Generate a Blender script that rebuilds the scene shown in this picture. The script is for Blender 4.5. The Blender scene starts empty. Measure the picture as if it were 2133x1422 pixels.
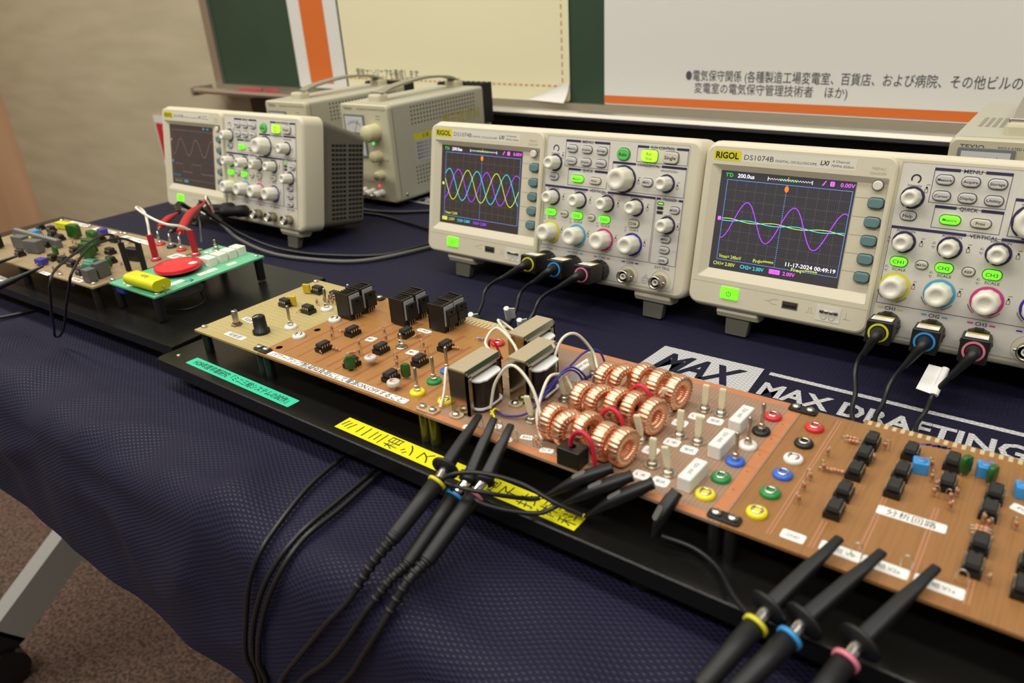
import bpy, bmesh, math, random
from mathutils import Matrix, Vector, noise
S = 0.001                       # all lengths below are millimetres
sc = bpy.context.scene
COL = sc.collection
random.seed(7)
PI = math.pi

# ------------------------------------------------------------------ camera, world, lights, exposure
cam = bpy.data.cameras.new('camera')
cam.sensor_width = 36.0
cam.lens = 1552.6 / 2133 * 36.0
cam.clip_start = 0.01
cam.clip_end = 50


def cam_frame():
    fwd = Vector((-0.5606, 0.7101, -0.4269)).normalized()
    right = Vector((0.7990, 0.5988, -0.0547))
    right = (right - fwd * right.dot(fwd)).normalized()
    up = right.cross(fwd)
    return Matrix(((right.x, up.x, -fwd.x), (right.y, up.y, -fwd.y), (right.z, up.z, -fwd.z)))


co = bpy.data.objects.new('camera', cam)
COL.objects.link(co)
co.matrix_world = Matrix.Translation(Vector((553.8, -563.5, 278.5)) * S) @ cam_frame().to_4x4()
cam.dof.use_dof = True
cam.dof.focus_distance = 0.555
cam.dof.aperture_fstop = 8.5
sc.camera = co

world = bpy.data.worlds.new('room_light')
sc.world = world
world.use_nodes = True
bg = world.node_tree.nodes['Background']
bg.inputs[0].default_value = (1.0, 0.96, 0.88, 1)
bg.inputs[1].default_value = 0.24


def area(name, loc, size, power, target=None, color=(1.0, 0.955, 0.86)):
    l = bpy.data.lights.new(name, 'AREA')
    l.shape = 'RECTANGLE'
    l.size, l.size_y = size[0] * S, size[1] * S
    l.energy = power
    l.color = color
    o = bpy.data.objects.new(name, l)
    COL.objects.link(o)
    o.location = Vector(loc) * S
    d = (Vector(target) * S - o.location) if target else Vector((0, 0, -1))
    o.rotation_euler = d.to_track_quat('-Z', 'Y').to_euler()
    return o


for lx, ly, pw in ((-1900, -250, 15), (-500, -250, 15), (900, -250, 13), (-1900, -1500, 17), (-500, -1500, 21), (900, -1500, 19)):
    area('ceiling_lamp', (lx, ly, 1750), (1250, 240), pw)

vs = sc.view_settings
vs.view_transform = 'Standard'
vs.look = 'None'
vs.gamma = 1
vs.use_curve_mapping = False
vs.exposure = -0.08
sc.cycles.use_denoising = True

# ------------------------------------------------------------------ materials
MATS = {}


def lin(c):
    r = []
    for v in c:
        v = v / 255.0
        r.append(v / 12.92 if v <= 0.04045 else ((v + 0.055) / 1.055) ** 2.4)
    return tuple(r) + (1.0,)


def mat(name, c=(128, 128, 128), rough=0.5, metal=0.0, emit=0.0, noise_amt=0.0, noise_scale=60.0, bump=0.0, alpha=None, trans=0.0, spec=0.5):
    if name in MATS:
        return MATS[name]
    m = bpy.data.materials.new(name)
    m.use_nodes = True
    nt = m.node_tree
    b = nt.nodes['Principled BSDF']
    b.inputs['Base Color'].default_value = lin(c)
    b.inputs['Roughness'].default_value = rough
    b.inputs['Metallic'].default_value = metal
    b.inputs['Specular IOR Level'].default_value = spec
    if emit:
        b.inputs['Emission Color'].default_value = lin(c)
        b.inputs['Emission Strength'].default_value = emit
    if trans:
        b.inputs['Transmission Weight'].default_value = trans
    if noise_amt or bump:
        tc = nt.nodes.new('ShaderNodeTexCoord')
        n = nt.nodes.new('ShaderNodeTexNoise')
        n.inputs['Scale'].default_value = noise_scale
        n.inputs['Detail'].default_value = 4
        nt.links.new(tc.outputs['Object'], n.inputs['Vector'])
        if noise_amt:
            mx = nt.nodes.new('ShaderNodeMix')
            mx.data_type = 'RGBA'
            c0 = lin(c)
            mx.inputs[6].default_value = tuple(max(0, x * (1 - noise_amt)) for x in c0[:3]) + (1,)
            mx.inputs[7].default_value = tuple(min(1, x * (1 + noise_amt)) for x in c0[:3]) + (1,)
            nt.links.new(n.outputs[0], mx.inputs[0])
            nt.links.new(mx.outputs[2], b.inputs['Base Color'])
        if bump:
            bp = nt.nodes.new('ShaderNodeBump')
            bp.inputs['Strength'].default_value = bump
            bp.inputs['Distance'].default_value = 0.0006
            nt.links.new(n.outputs[0], bp.inputs['Height'])
            nt.links.new(bp.outputs[0], b.inputs['Normal'])
    MATS[name] = m
    return m


def nodes_of(name, rough=0.6, spec=0.5):
    m = mat(name, (100, 100, 100), rough, spec=spec)
    nt = m.node_tree
    return m, nt, nt.nodes['Principled BSDF']


def N(nt, t, **kw):
    n = nt.nodes.new(t)
    for k, v in kw.items():
        if k.startswith('i'):
            n.inputs[int(k[1:])].default_value = v
        else:
            setattr(n, k, v)
    return n


def math_node(nt, op, a, b=None):
    n = nt.nodes.new('ShaderNodeMath')
    n.operation = op
    for i, x in enumerate((a, b)):
        if x is None:
            continue
        if isinstance(x, (int, float)):
            n.inputs[i].default_value = x
        else:
            nt.links.new(x, n.inputs[i])
    return n.outputs[0]


def mixc(nt, fac, a, b):
    mx = nt.nodes.new('ShaderNodeMix')
    mx.data_type = 'RGBA'
    for i, x in ((0, fac), (6, a), (7, b)):
        if isinstance(x, (tuple, float, int)):
            mx.inputs[i].default_value = x
        else:
            nt.links.new(x, mx.inputs[i])
    return mx.outputs[2]


def weave(name, base, dot, coord, rough0, rough1):
    """mesh fabric: staggered lattice of small raised cells"""
    m, nt, b = nodes_of(name, 0.6)
    tc = N(nt, 'ShaderNodeTexCoord')
    sep = N(nt, 'ShaderNodeSeparateXYZ')
    nt.links.new(tc.outputs[coord], sep.inputs[0])
    kx, ky = 2 * PI / 0.0058, 2 * PI / 0.0033
    sx = math_node(nt, 'SINE', math_node(nt, 'MULTIPLY', sep.outputs[0], kx))
    sy = math_node(nt, 'SINE', math_node(nt, 'MULTIPLY', sep.outputs[1], ky))
    h = math_node(nt, 'MULTIPLY', sx, sy)
    fac = math_node(nt, 'MULTIPLY', math_node(nt, 'MAXIMUM', math_node(nt, 'SUBTRACT', h, 0.2), 0.0), 1.25)
    nt.links.new(mixc(nt, fac, lin(base), lin(dot)), b.inputs['Base Color'])
    r = math_node(nt, 'SUBTRACT', rough0, math_node(nt, 'MULTIPLY', fac, rough0 - rough1))
    nt.links.new(r, b.inputs['Roughness'])
    bp = N(nt, 'ShaderNodeBump')
    b.inputs['Specular IOR Level'].default_value = 0.36
    bp.inputs['Strength'].default_value = 0.4
    bp.inputs['Distance'].default_value = 0.0006
    nt.links.new(h, bp.inputs['Height'])
    nt.links.new(bp.outputs[0], b.inputs['Normal'])
    return m


weave('cloth_navy', (12, 10, 40), (15, 13, 43), 'UV', 0.82, 0.3)  # dots slightly lighter than the base: fabric glint put into the colour
weave('cloth_white', (176, 176, 178), (226, 226, 226), 'Object', 0.7, 0.5)

# body colours
mat('ivory', (212, 204, 180), 0.42, noise_amt=0.02, noise_scale=300)
mat('ivory_light', (218, 214, 200), 0.45)
mat('panel_grey', (210, 206, 196), 0.5)
mat('knob_white', (224, 220, 205), 0.4)
mat('rear_grey', (108, 103, 90), 0.55)
mat('vent_dark', (16, 15, 14), 0.8)
mat('foot_grey', (96, 94, 84), 0.6)
mat('softkey', (96, 128, 130), 0.5)
mat('key_grey', (196, 194, 192), 0.5)
mat('key_clear', (204, 198, 180), 0.5)
mat('key_lit', (120, 255, 40), 0.5, emit=0.75)
mat('key_lit_yellow', (175, 255, 50), 0.5, emit=0.75)
mat('key_green', (88, 190, 88), 0.45)
mat('ink_navy', (44, 38, 84), 0.6)
mat('ink_black', (24, 22, 24), 0.6)
mat('ink_grey', (70, 70, 74), 0.6)
mat('ink_faint', (176, 168, 146), 0.6)
mat('ring_navy', (40, 34, 70), 0.6)
mat('ring_yellow', (214, 204, 30), 0.6)
mat('ring_cyan', (70, 160, 205), 0.6)
mat('ring_magenta', (200, 50, 130), 0.6)
mat('ring_blue', (44, 36, 150), 0.6)
mat('logo_yellow', (214, 206, 24), 0.5)
mat('screen_dark', (56, 54, 58), 0.3, emit=0.5)
mat('screen_brown', (58, 50, 48), 0.3, emit=0.42)
mat('trace_purple', (150, 60, 235), 0.5, emit=1.2)
mat('trace_cyan', (60, 190, 215), 0.5, emit=1.1)
mat('trace_yellow', (190, 200, 70), 0.5, emit=1.1)
mat('trace_frame', (90, 120, 190), 0.5, emit=1.0)
mat('trace_grid', (150, 148, 140), 0.5, emit=0.55)
mat('trace_white', (225, 225, 245), 0.5, emit=1.2)
mat('trace_green', (40, 220, 70), 0.5, emit=1.0)
mat('trace_orange', (230, 120, 40), 0.5, emit=1.0)
mat('trace_pink', (225, 90, 240), 0.5, emit=1.2)
mat('trace_dim', (120, 98, 94), 0.5, emit=0.4)
mat('trace_dimcyan', (50, 130, 150), 0.5, emit=0.5)
mat('metal', (190, 184, 170), 0.28, 1.0)
mat('metal_bright', (216, 212, 204), 0.16, 1.0)
mat('metal_dark', (120, 112, 100), 0.4, 1.0)
mat('brass', (176, 150, 110), 0.35, 1.0)
mat('steel_plate', (186, 172, 146), 0.4, 0.35, noise_amt=0.08, noise_scale=400)
mat('steel_mirror', (170, 158, 128), 0.2, 1.0)
mat('black_plastic', (18, 17, 18), 0.42)
mat('black_matte', (17, 16, 16), 0.7)
mat('black_base', (19, 18, 16), 0.27, noise_amt=0.15, noise_scale=900, bump=0.1)
mat('ic_black', (38, 36, 35), 0.55)
mat('heatsink', (26, 21, 18), 0.45, 0.2)
mat('transistor', (22, 24, 24), 0.5)
mat('mica_grey', (162, 164, 168), 0.6)
mat('pin', (205, 200, 186), 0.3, 0.9)
mat('white_plastic', (232, 228, 218), 0.45)
mat('cement', (230, 228, 222), 0.7)
mat('lever_ivory', (218, 210, 178), 0.5)
mat('bobbin', (225, 225, 225), 0.5)
mat('winding_dark', (26, 22, 20), 0.4)
mat('copper', (246, 192, 158), 0.33, 1.0)
mat('copper_core', (120, 58, 36), 0.5, 0.4)
mat('copper_strip', (200, 130, 86), 0.4, 0.25, noise_amt=0.15, noise_scale=220)
mat('wire_white', (226, 220, 202), 0.5)
mat('wire_blue', (52, 46, 140), 0.5)
mat('wire_red', (196, 32, 58), 0.4)
mat('wire_yellow', (220, 210, 40), 0.5)
mat('wire_green', (40, 140, 60), 0.5)
mat('wire_grey', (96, 94, 92), 0.5)
mat('cable_black', (21, 21, 22), 0.42)
mat('rubber_black', (17, 17, 19), 0.5)
mat('plug_red', (178, 22, 40), 0.4)
mat('clip_red', (184, 20, 34), 0.35)
mat('lens_red', (225, 44, 52), 0.25)
mat('lens_red_edge', (235, 26, 60), 0.3)
mat('cap_yellow', (214, 216, 28), 0.35)
mat('film_yellow', (196, 170, 30), 0.3)
mat('cap_green', (38, 88, 28), 0.3)
mat('pot_green', (24, 112, 78), 0.35)
mat('trim_blue', (58, 148, 214), 0.4)
mat('trim_violet', (62, 58, 150), 0.4)
mat('trim_clear', (212, 200, 190), 0.25)
mat('relay_grey', (98, 96, 94), 0.5)
mat('res_tan', (196, 140, 104), 0.5)
mat('res_band', (150, 50, 36), 0.5)
mat('res_blue', (136, 158, 176), 0.5)
mat('paper', (236, 234, 230), 0.75)
mat('ink_red', (176, 60, 70), 0.6)
mat('tape_green', (50, 202, 158), 0.5)
mat('tape_yellow', (226, 220, 20), 0.5)
mat('jack_red', (206, 40, 48), 0.35)
mat('jack_black', (28, 27, 28), 0.4)
mat('jack_white', (230, 228, 224), 0.4)
mat('jack_blue', (50, 104, 206), 0.35)
mat('jack_green', (24, 134, 66), 0.35)
mat('jack_yellow', (230, 218, 36), 0.35)
mat('ring_pink', (214, 120, 140), 0.45)
mat('ring_azure', (52, 140, 204), 0.45)
mat('ring_lemon', (206, 200, 44), 0.45)
mat('hole_black', (4, 4, 4), 0.9, spec=0.05)
mat('pcb_edge', (170, 150, 90), 0.6)
mat('bracket_clear', (180, 150, 110), 0.2)
mat('post_clear', (84, 80, 18), 0.2, trans=0.5)
mat('psu_case', (182, 179, 160), 0.5)
mat('psu_front', (196, 190, 162), 0.5)
mat('psu_knob', (206, 198, 156), 0.5)
mat('psu_strap', (146, 140, 124), 0.55)
mat('meter_face', (206, 208, 208), 0.35)
mat('meter_frame', (120, 122, 124), 0.4)
mat('led_green', (40, 230, 90), 0.4, emit=2.0)
mat('led_red', (255, 40, 90), 0.4, emit=2.0)
mat('text_yellow', (190, 170, 50), 0.6)
mat('label_grey', (186, 186, 186), 0.6, noise_amt=0.15, noise_scale=1500)
mat('poster_white', (222, 220, 214), 0.6)
mat('poster_cream', (232, 225, 188), 0.6)
mat('poster_orange', (214, 108, 40), 0.6)
mat('ink_poster', (78, 78, 82), 0.7)
mat('dash_orange', (204, 150, 92), 0.7)
mat('board_green', (40, 64, 46), 0.6, noise_amt=0.25, noise_scale=6)
mat('aluminium', (170, 162, 146), 0.35, 0.7)
mat('rail_metal', (196, 190, 178), 0.3, 0.85)
mat('dark_panel', (20, 18, 17), 0.5)
mat('flyer_red', (196, 30, 50), 0.5)
mat('leg_grey', (176, 174, 170), 0.4, 0.3)
mat('table_top', (120, 112, 100), 0.6)


def carpet():
    m, nt, b = nodes_of('carpet', 0.95)
    tc = N(nt, 'ShaderNodeTexCoord')
    n1 = N(nt, 'ShaderNodeTexNoise')
    n1.inputs['Scale'].default_value = 190
    n1.inputs['Detail'].default_value = 6
    n2 = N(nt, 'ShaderNodeTexNoise')
    n2.inputs['Scale'].default_value = 22
    nt.links.new(tc.outputs['Object'], n1.inputs['Vector'])
    nt.links.new(tc.outputs['Object'], n2.inputs['Vector'])
    rmp = N(nt, 'ShaderNodeValToRGB')
    rmp.color_ramp.elements[0].position = 0.38
    rmp.color_ramp.elements[1].position = 0.62
    rmp.color_ramp.elements[0].color = lin((30, 23, 20))
    rmp.color_ramp.elements[1].color = lin((128, 100, 86))
    nt.links.new(n1.outputs[0], rmp.inputs[0])
    c = rmp.outputs[0]
    c2 = mixc(nt, n2.outputs[0], lin((74, 46, 38)), lin((94, 78, 62)))
    mx = nt.nodes.new('ShaderNodeMix')
    mx.data_type = 'RGBA'
    mx.inputs[0].default_value = 0.45
    nt.links.new(c, mx.inputs[6])
    nt.links.new(c2, mx.inputs[7])
    nt.links.new(mx.outputs[2], b.inputs['Base Color'])
    bp = N(nt, 'ShaderNodeBump')
    bp.inputs['Strength'].default_value = 0.8
    bp.inputs['Distance'].default_value = 0.004
    nt.links.new(n1.outputs[0], bp.inputs['Height'])
    nt.links.new(bp.outputs[0], b.inputs['Normal'])
    return m


def streaky(name, c0, c1, scale, rough=0.7):
    """wood grain or board streaks stretched along one axis"""
    m, nt, b = nodes_of(name, rough)
    tc = N(nt, 'ShaderNodeTexCoord')
    mp = N(nt, 'ShaderNodeMapping')
    mp.inputs['Scale'].default_value = scale
    n1 = N(nt, 'ShaderNodeTexNoise')
    n1.inputs['Scale'].default_value = 1.0
    n1.inputs['Detail'].default_value = 5
    nt.links.new(tc.outputs['Object'], mp.inputs['Vector'])
    nt.links.new(mp.outputs[0], n1.inputs['Vector'])
    nt.links.new(mixc(nt, n1.outputs[0], lin(c0), lin(c1)), b.inputs['Base Color'])
    return m


carpet()
streaky('wall_beige', (166, 156, 128), (204, 194, 166), (3, 3, 22))
streaky('wood_pink', (168, 126, 94), (212, 172, 138), (14, 14, 1.2), 0.5)


def pcb(name, c0, c1, fine, kind):
    """phenolic board; kind: 'grid' of drilled holes, 'stripe' of fine lines, 'plain'"""
    m, nt, b = nodes_of(name, 0.42)
    tc = N(nt, 'ShaderNodeTexCoord')
    n1 = N(nt, 'ShaderNodeTexNoise')
    n1.inputs['Scale'].default_value = 35
    n1.inputs['Detail'].default_value = 4
    nt.links.new(tc.outputs['Object'], n1.inputs['Vector'])
    col = mixc(nt, n1.outputs[0], lin(c0), lin(c1))
    sep = N(nt, 'ShaderNodeSeparateXYZ')
    nt.links.new(tc.outputs['Object'], sep.inputs[0])
    p = 0.0022
    sx = math_node(nt, 'SINE', math_node(nt, 'MULTIPLY', sep.outputs[0], 2 * PI / p))
    sy = math_node(nt, 'SINE', math_node(nt, 'MULTIPLY', sep.outputs[1], 2 * PI / p))
    if kind == 'grid':
        h = math_node(nt, 'GREATER_THAN', math_node(nt, 'ADD', sx, sy), 1.15)
        col = mixc(nt, h, col, lin(fine))
    elif kind == 'dash':
        a = math_node(nt, 'GREATER_THAN', sy, 0.55)
        d = math_node(nt, 'GREATER_THAN', math_node(nt, 'SINE', math_node(nt, 'MULTIPLY', sep.outputs[0], 2 * PI / 0.0022)), -0.6)
        col = mixc(nt, math_node(nt, 'MULTIPLY', math_node(nt, 'MULTIPLY', a, d), 0.75), col, lin(fine))
    elif kind == 'stripe':
        n2 = N(nt, 'ShaderNodeTexNoise')
        mp = N(nt, 'ShaderNodeMapping')
        mp.inputs['Scale'].default_value = (900, 25, 1)
        n2.inputs['Scale'].default_value = 1
        nt.links.new(tc.outputs['Object'], mp.inputs['Vector'])
        nt.links.new(mp.outputs[0], n2.inputs['Vector'])
        f = math_node(nt, 'MULTIPLY', math_node(nt, 'MAXIMUM', math_node(nt, 'SUBTRACT', n2.outputs[0], 0.45), 0.0), 2.2)
        col = mixc(nt, f, col, lin(fine))
    nt.links.new(col, b.inputs['Base Color'])
    return m


pcb('pcb_perf', (160, 142, 88), (182, 164, 108), (206, 194, 146), 'dash')
pcb('pcb_amp', (158, 110, 60), (172, 124, 71), (140, 94, 50), 'stripe')
pcb('pcb_load', (150, 120, 98), (162, 130, 106), (118, 102, 88), 'grid')
pcb('pcb_an', (142, 98, 53), (156, 111, 64), (126, 86, 48), 'stripe')
pcb('pcb_left', (152, 132, 98), (168, 148, 114), (132, 112, 84), 'grid')
pcb('pcb_green', (92, 178, 132), (104, 190, 146), (140, 206, 170), 'grid')
mat('trace_tan', (196, 182, 140), 0.4)
mat('trace_pinkish', (176, 122, 92), 0.5)
mat('trace_brown', (150, 92, 54), 0.5)  # own brown of tracks seen through the board; also wall strips, lettering


# ------------------------------------------------------------------ mesh builder
class MB:
    def __init__(self):
        self.v, self.f, self.fm, self.fs, self.mats, self.uv = [], [], [], [], [], None

    def add(self, verts, faces, m, smooth=False, M=None):
        o = len(self.v)
        if M is not None:
            verts = [M @ Vector(p) for p in verts]
        self.v += [tuple(p) for p in verts]
        if m not in self.mats:
            self.mats.append(m)
        k = self.mats.index(m)
        for f in faces:
            self.f.append(tuple(i + o for i in f))
            self.fm.append(k)
            self.fs.append(smooth)
        return self

    def box(self, x0, y0, z0, x1, y1, z1, m, M=None):
        v = [(x, y, z) for z in (z0, z1) for y in (y0, y1) for x in (x0, x1)]
        f = [(0, 2, 3, 1), (4, 5, 7, 6), (0, 1, 5, 4), (2, 6, 7, 3), (0, 4, 6, 2), (1, 3, 7, 5)]
        return self.add(v, f, m, False, M)

    def loft(self, rings, m, smooth=False, cap=(True, True), M=None, closed=True):
        n = len(rings[0])
        v = [p for r in rings for p in r]
        f = []
        for i in range(len(rings) - 1):
            for j in range(n if closed else n - 1):
                a, b = i * n + j, i * n + (j + 1) % n
                f.append((a, b, b + n, a + n))
        self.add(v, f, m, smooth, M)
        if cap[0]:
            self.add(rings[0], [tuple(range(n))[::-1]], m, False, M)
        if cap[1]:
            self.add(rings[-1], [tuple(range(n))], m, False, M)
        return self

    def slab(self, x0, y0, x1, y1, z0, z1, r, bev, m, M=None, n=4, smooth=False):
        """rounded rectangle in XY from z0 up to z1 with a bevelled top edge"""
        rings = [[(x, y, z0) for x, y in rr(x0, y0, x1, y1, r, n)]]
        if bev > 0:
            rings.append([(x, y, z1 - bev) for x, y in rr(x0, y0, x1, y1, r, n)])
            rings.append([(x, y, z1 - bev * .3) for x, y in rr(x0 + bev * .3, y0 + bev * .3, x1 - bev * .3, y1 - bev * .3, max(r - bev * .3, .05), n)])
            rings.append([(x, y, z1) for x, y in rr(x0 + bev, y0 + bev, x1 - bev, y1 - bev, max(r - bev, .05), n)])
        else:
            rings.append([(x, y, z1) for x, y in rr(x0, y0, x1, y1, r, n)])
        return self.loft(rings, m, smooth, M=M)

    def lathe(self, prof, m, n=20, M=None, smooth=True, cap=(True, True)):
        rings = [[(r * math.cos(2 * PI * i / n), r * math.sin(2 * PI * i / n), z) for i in range(n)] for r, z in prof]
        return self.loft(rings, m, smooth, cap, M)

    def cone(self, p0, p1, r0, r1, m, n=14, smooth=True):
        p0, p1 = Vector(p0), Vector(p1)
        M = Matrix.Translation(p0) @ (p1 - p0).to_track_quat('Z', 'Y').to_matrix().to_4x4()
        return self.lathe([(r0, 0), (r1, (p1 - p0).length)], m, n, M, smooth)

    def tube(self, pts, r, m, n=8, sub=6, smooth=True):
        pts = curve(pts, sub) if sub > 1 else [Vector(p) for p in pts]
        rad = r if callable(r) else (lambda t: r)
        rings = []
        up = None
        for i, p in enumerate(pts):
            d = (pts[min(i + 1, len(pts) - 1)] - pts[max(i - 1, 0)]).normalized()
            if up is None:
                up = Vector((0, 0, 1)) if abs(d.z) < .9 else Vector((1, 0, 0))
            side = d.cross(up).normalized()
            up = side.cross(d).normalized()
            rr_ = rad(i / (len(pts) - 1))
            rings.append([p + (side * math.cos(2 * PI * k / n) + up * math.sin(2 * PI * k / n)) * rr_ for k in range(n)])
        return self.loft(rings, m, smooth)

    def ball(self, c, r, m, n=12, h=6, sz=1.0, lo=-PI / 2):
        prof = [(max(r * math.cos(a), .001), r * sz * math.sin(a)) for a in [lo + (PI / 2 - lo) * i / h for i in range(h + 1)]]
        return self.lathe(prof, m, n, Matrix.Translation(Vector(c)))

    def strip(self, pts, w, z, m, M=None):
        """flat ribbon in the XY plane along a polyline"""
        L, R = [], []
        for i, p in enumerate(pts):
            a, b = pts[max(i - 1, 0)], pts[min(i + 1, len(pts) - 1)]
            d = Vector((b[0] - a[0], b[1] - a[1]))
            d.normalize()
            L.append((p[0] - d.y * w / 2, p[1] + d.x * w / 2, z))
            R.append((p[0] + d.y * w / 2, p[1] - d.x * w / 2, z))
        n = len(pts)
        return self.add(L + R, [(i, n + i, n + i + 1, i + 1) for i in range(n - 1)], m, False, M)

    def rect(self, x0, y0, x1, y1, z, m, M=None):
        return self.add([(x0, y0, z), (x1, y0, z), (x1, y1, z), (x0, y1, z)], [(0, 1, 2, 3)], m, False, M)

    def frame(self, x0, y0, x1, y1, w, z, m, M=None):
        self.rect(x0, y0, x1, y0 + w, z, m, M)
        self.rect(x0, y1 - w, x1, y1, z, m, M)
        self.rect(x0, y0 + w, x0 + w, y1 - w, z, m, M)
        return self.rect(x1 - w, y0 + w, x1, y1 - w, z, m, M)

    def arc(self, cx, cy, r0, r1, a0, a1, z, m, M=None, n=20):
        v = []
        for i in range(n + 1):
            a = math.radians(a0 + (a1 - a0) * i / n)
            v += [(cx + r0 * math.cos(a), cy + r0 * math.sin(a), z), (cx + r1 * math.cos(a), cy + r1 * math.sin(a), z)]
        return self.add(v, [(2 * i, 2 * i + 1, 2 * i + 3, 2 * i + 2) for i in range(n)], m, False, M)

    def text(self, body, h, m, x=0, y=0, z=0, align='C', width=None, bold=0.0, shear=0.0, rot=0.0, M=None):
        """flat lettering; h = cap height in mm; width = fit to this width"""
        v, f, (x0, x1, y0, y1) = glyphs(body, bold, shear)
        k = h / 0.72
        kx = k if width is None else width / max(x1 - x0, 1e-6)
        ox = {'C': (x0 + x1) / 2, 'L': x0, 'R': x1}[align]
        oy = 0.36
        c, s = math.cos(rot), math.sin(rot)
        pts = []
        for px, py in v:
            a, b = (px - ox) * kx, (py - oy) * k
            pts.append((x + a * c - b * s, y + a * s + b * c, z))
        return self.add(pts, f, m, False, M)

    def mesh(self, name):
        me = bpy.data.meshes.new(name)
        me.from_pydata([(p[0] * S, p[1] * S, p[2] * S) for p in self.v], [], self.f)
        for m in self.mats:
            me.materials.append(MATS[m])
        me.polygons.foreach_set('material_index', self.fm)
        me.polygons.foreach_set('use_smooth', self.fs)
        if self.uv:
            l = me.uv_layers.new(name='UVMap')
            for lp in me.loops:
                l.data[lp.index].uv = self.uv[lp.vertex_index]
        me.update()
        return me


def rr(x0, y0, x1, y1, r, n=4):
    r = min(r, abs(x1 - x0) / 2 - 1e-4, abs(y1 - y0) / 2 - 1e-4)
    out = []
    for cx, cy, a in ((x1 - r, y0 + r, -90), (x1 - r, y1 - r, 0), (x0 + r, y1 - r, 90), (x0 + r, y0 + r, 180)):
        for i in range(n + 1):
            t = math.radians(a + 90 * i / n)
            out.append((cx + r * math.cos(t), cy + r * math.sin(t)))
    return out


def curve(pts, sub):
    P = [Vector(p) for p in pts]
    if len(P) < 3:
        return P
    P = [P[0] * 2 - P[1]] + P + [P[-1] * 2 - P[-2]]
    out = []
    for i in range(1, len(P) - 2):
        a, b, c, d = P[i - 1], P[i], P[i + 1], P[i + 2]
        for k in range(sub):
            t = k / sub
            out.append(.5 * ((2 * b) + (c - a) * t + (2 * a - 5 * b + 4 * c - d) * t * t + (3 * b - a - 3 * c + d) * t ** 3))
    out.append(P[-2])
    return out


GL = {}


def glyphs(body, bold, shear):
    key = (body, bold, shear)
    if key in GL:
        return GL[key]
    cu = bpy.data.curves.new('lettering', 'FONT')
    cu.body = body
    cu.size = 1.0
    cu.resolution_u = 2
    cu.offset = bold
    cu.shear = shear
    o = bpy.data.objects.new('lettering', cu)
    COL.objects.link(o)
    dg = bpy.context.evaluated_depsgraph_get()
    me = o.evaluated_get(dg).to_mesh()
    v = [(p.co.x, p.co.y) for p in me.vertices]
    f = [tuple(p.vertices) for p in me.polygons]
    up = [p.normal.z for p in me.polygons]
    f = [a if n > 0 else a[::-1] for a, n in zip(f, up)]
    o.evaluated_get(dg).to_mesh_clear()
    bpy.data.objects.remove(o)
    bpy.data.curves.remove(cu)
    if not v:
        v, f = [(0, 0)], []
    xs, ys = [p[0] for p in v], [p[1] for p in v]
    GL[key] = (v, f, (min(xs), max(xs), min(ys), max(ys)))
    return GL[key]


# ------------------------------------------------------------------ object helpers
def link(name, me, parent=None, loc=(0, 0, 0), rotz=0.0, label=None):
    o = bpy.data.objects.new(name, me)
    COL.objects.link(o)
    o.parent = parent
    o.location = Vector(loc) * S
    if isinstance(rotz, (tuple, list)):
        o.rotation_euler = rotz
    else:
        o.rotation_euler = (0, 0, rotz)
    if label:
        o['label'] = label
    return o


def tag(o, label, cat, group=None):
    o['label'], o['category'] = label, cat
    if group:
        o['group'] = group
    return o


def thing(name, label, cat, loc=(0, 0, 0), rot=(0, 0, 0), group=None):
    o = bpy.data.objects.new(name, None)
    COL.objects.link(o)
    o.empty_display_size = 0.01
    o.location = Vector(loc) * S
    o.rotation_euler = rot
    return tag(o, label, cat, group)


def structure(name, mb):
    o = link(name, mb.mesh(name))
    o['kind'] = 'structure'
    return o


CACHE = {}


def comp(key, make, parent, loc, rotz=0.0, label=None):
    """a component built once and repeated: make() returns [(part name, MB), (sub-part name, MB) ...]"""
    if key not in CACHE:
        CACHE[key] = [(n, b.mesh(n)) for n, b in make()]
    ms = CACHE[key]
    o = link(ms[0][0], ms[0][1], parent, loc, rotz, label)
    for n, me in ms[1:]:
        link(n, me, o)
    return o


def rotM(x=0, y=0, z=0, loc=(0, 0, 0)):
    from mathutils import Euler
    return Matrix.Translation(Vector(loc)) @ Euler((x, y, z)).to_matrix().to_4x4()


# ------------------------------------------------------------------ the room
FLOOR = -620
b = MB()
b.box(-2850, -2200, FLOOR - 20, 2400, 620, FLOOR, 'carpet')
structure('floor', b)
WALL = rotM(z=-0.05, loc=(0, 497, 0))      # frame of the back wall: x along it, -y into the room


def wall_obj(o):
    o.matrix_world = Matrix.Translation(WALL.translation * S) @ WALL.to_3x3().to_4x4()
    return o


b = MB()
b.box(-2800, 0, FLOOR, 2300, 60, 1400, 'wall_beige')
wall_obj(structure('wall_back', b))
b = MB()
b.box(-2860, -2000, FLOOR, -2800, 60, 1400, 'wood_pink')
for y in (-420, -900, -1500):
    b.box(-2800, y - 5, FLOOR, -2797, y + 5, 1400, 'trace_brown')
wall_obj(structure('wall_left', b))

# blackboard with its frame and the tray in front of it
bb = wall_obj(thing('blackboard', 'green blackboard with aluminium frame and chalk tray on the back wall', 'blackboard'))
bb.matrix_world = Matrix.Translation(WALL.translation * S) @ WALL.to_3x3().to_4x4()
b = MB()
b.box(-1160, -12, 108, 1500, -4, 1150, 'board_green')
link('writing_surface', b.mesh('writing_surface'), bb)
b = MB()
b.box(-1192, -20, 96, -1160, -2, 1180, 'aluminium')
b.box(-1160, -20, 96, 1500, -2, 108, 'aluminium')
b.box(-1160, -20, 1150, 1500, -2, 1180, 'aluminium')
link('frame', b.mesh('frame'), bb)
b = MB()
prof = [(-20, 98), (-56, 98), (-60, 103), (-66, 105), (-72, 103), (-75, 98), (-73, 93), (-68, 91), (-60, 91), (-56, 94), (-20, 94)]
b.loft([[(x, y, z) for y, z in prof] for x in (-1212, 1500)], 'rail_metal', smooth=False)
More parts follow.
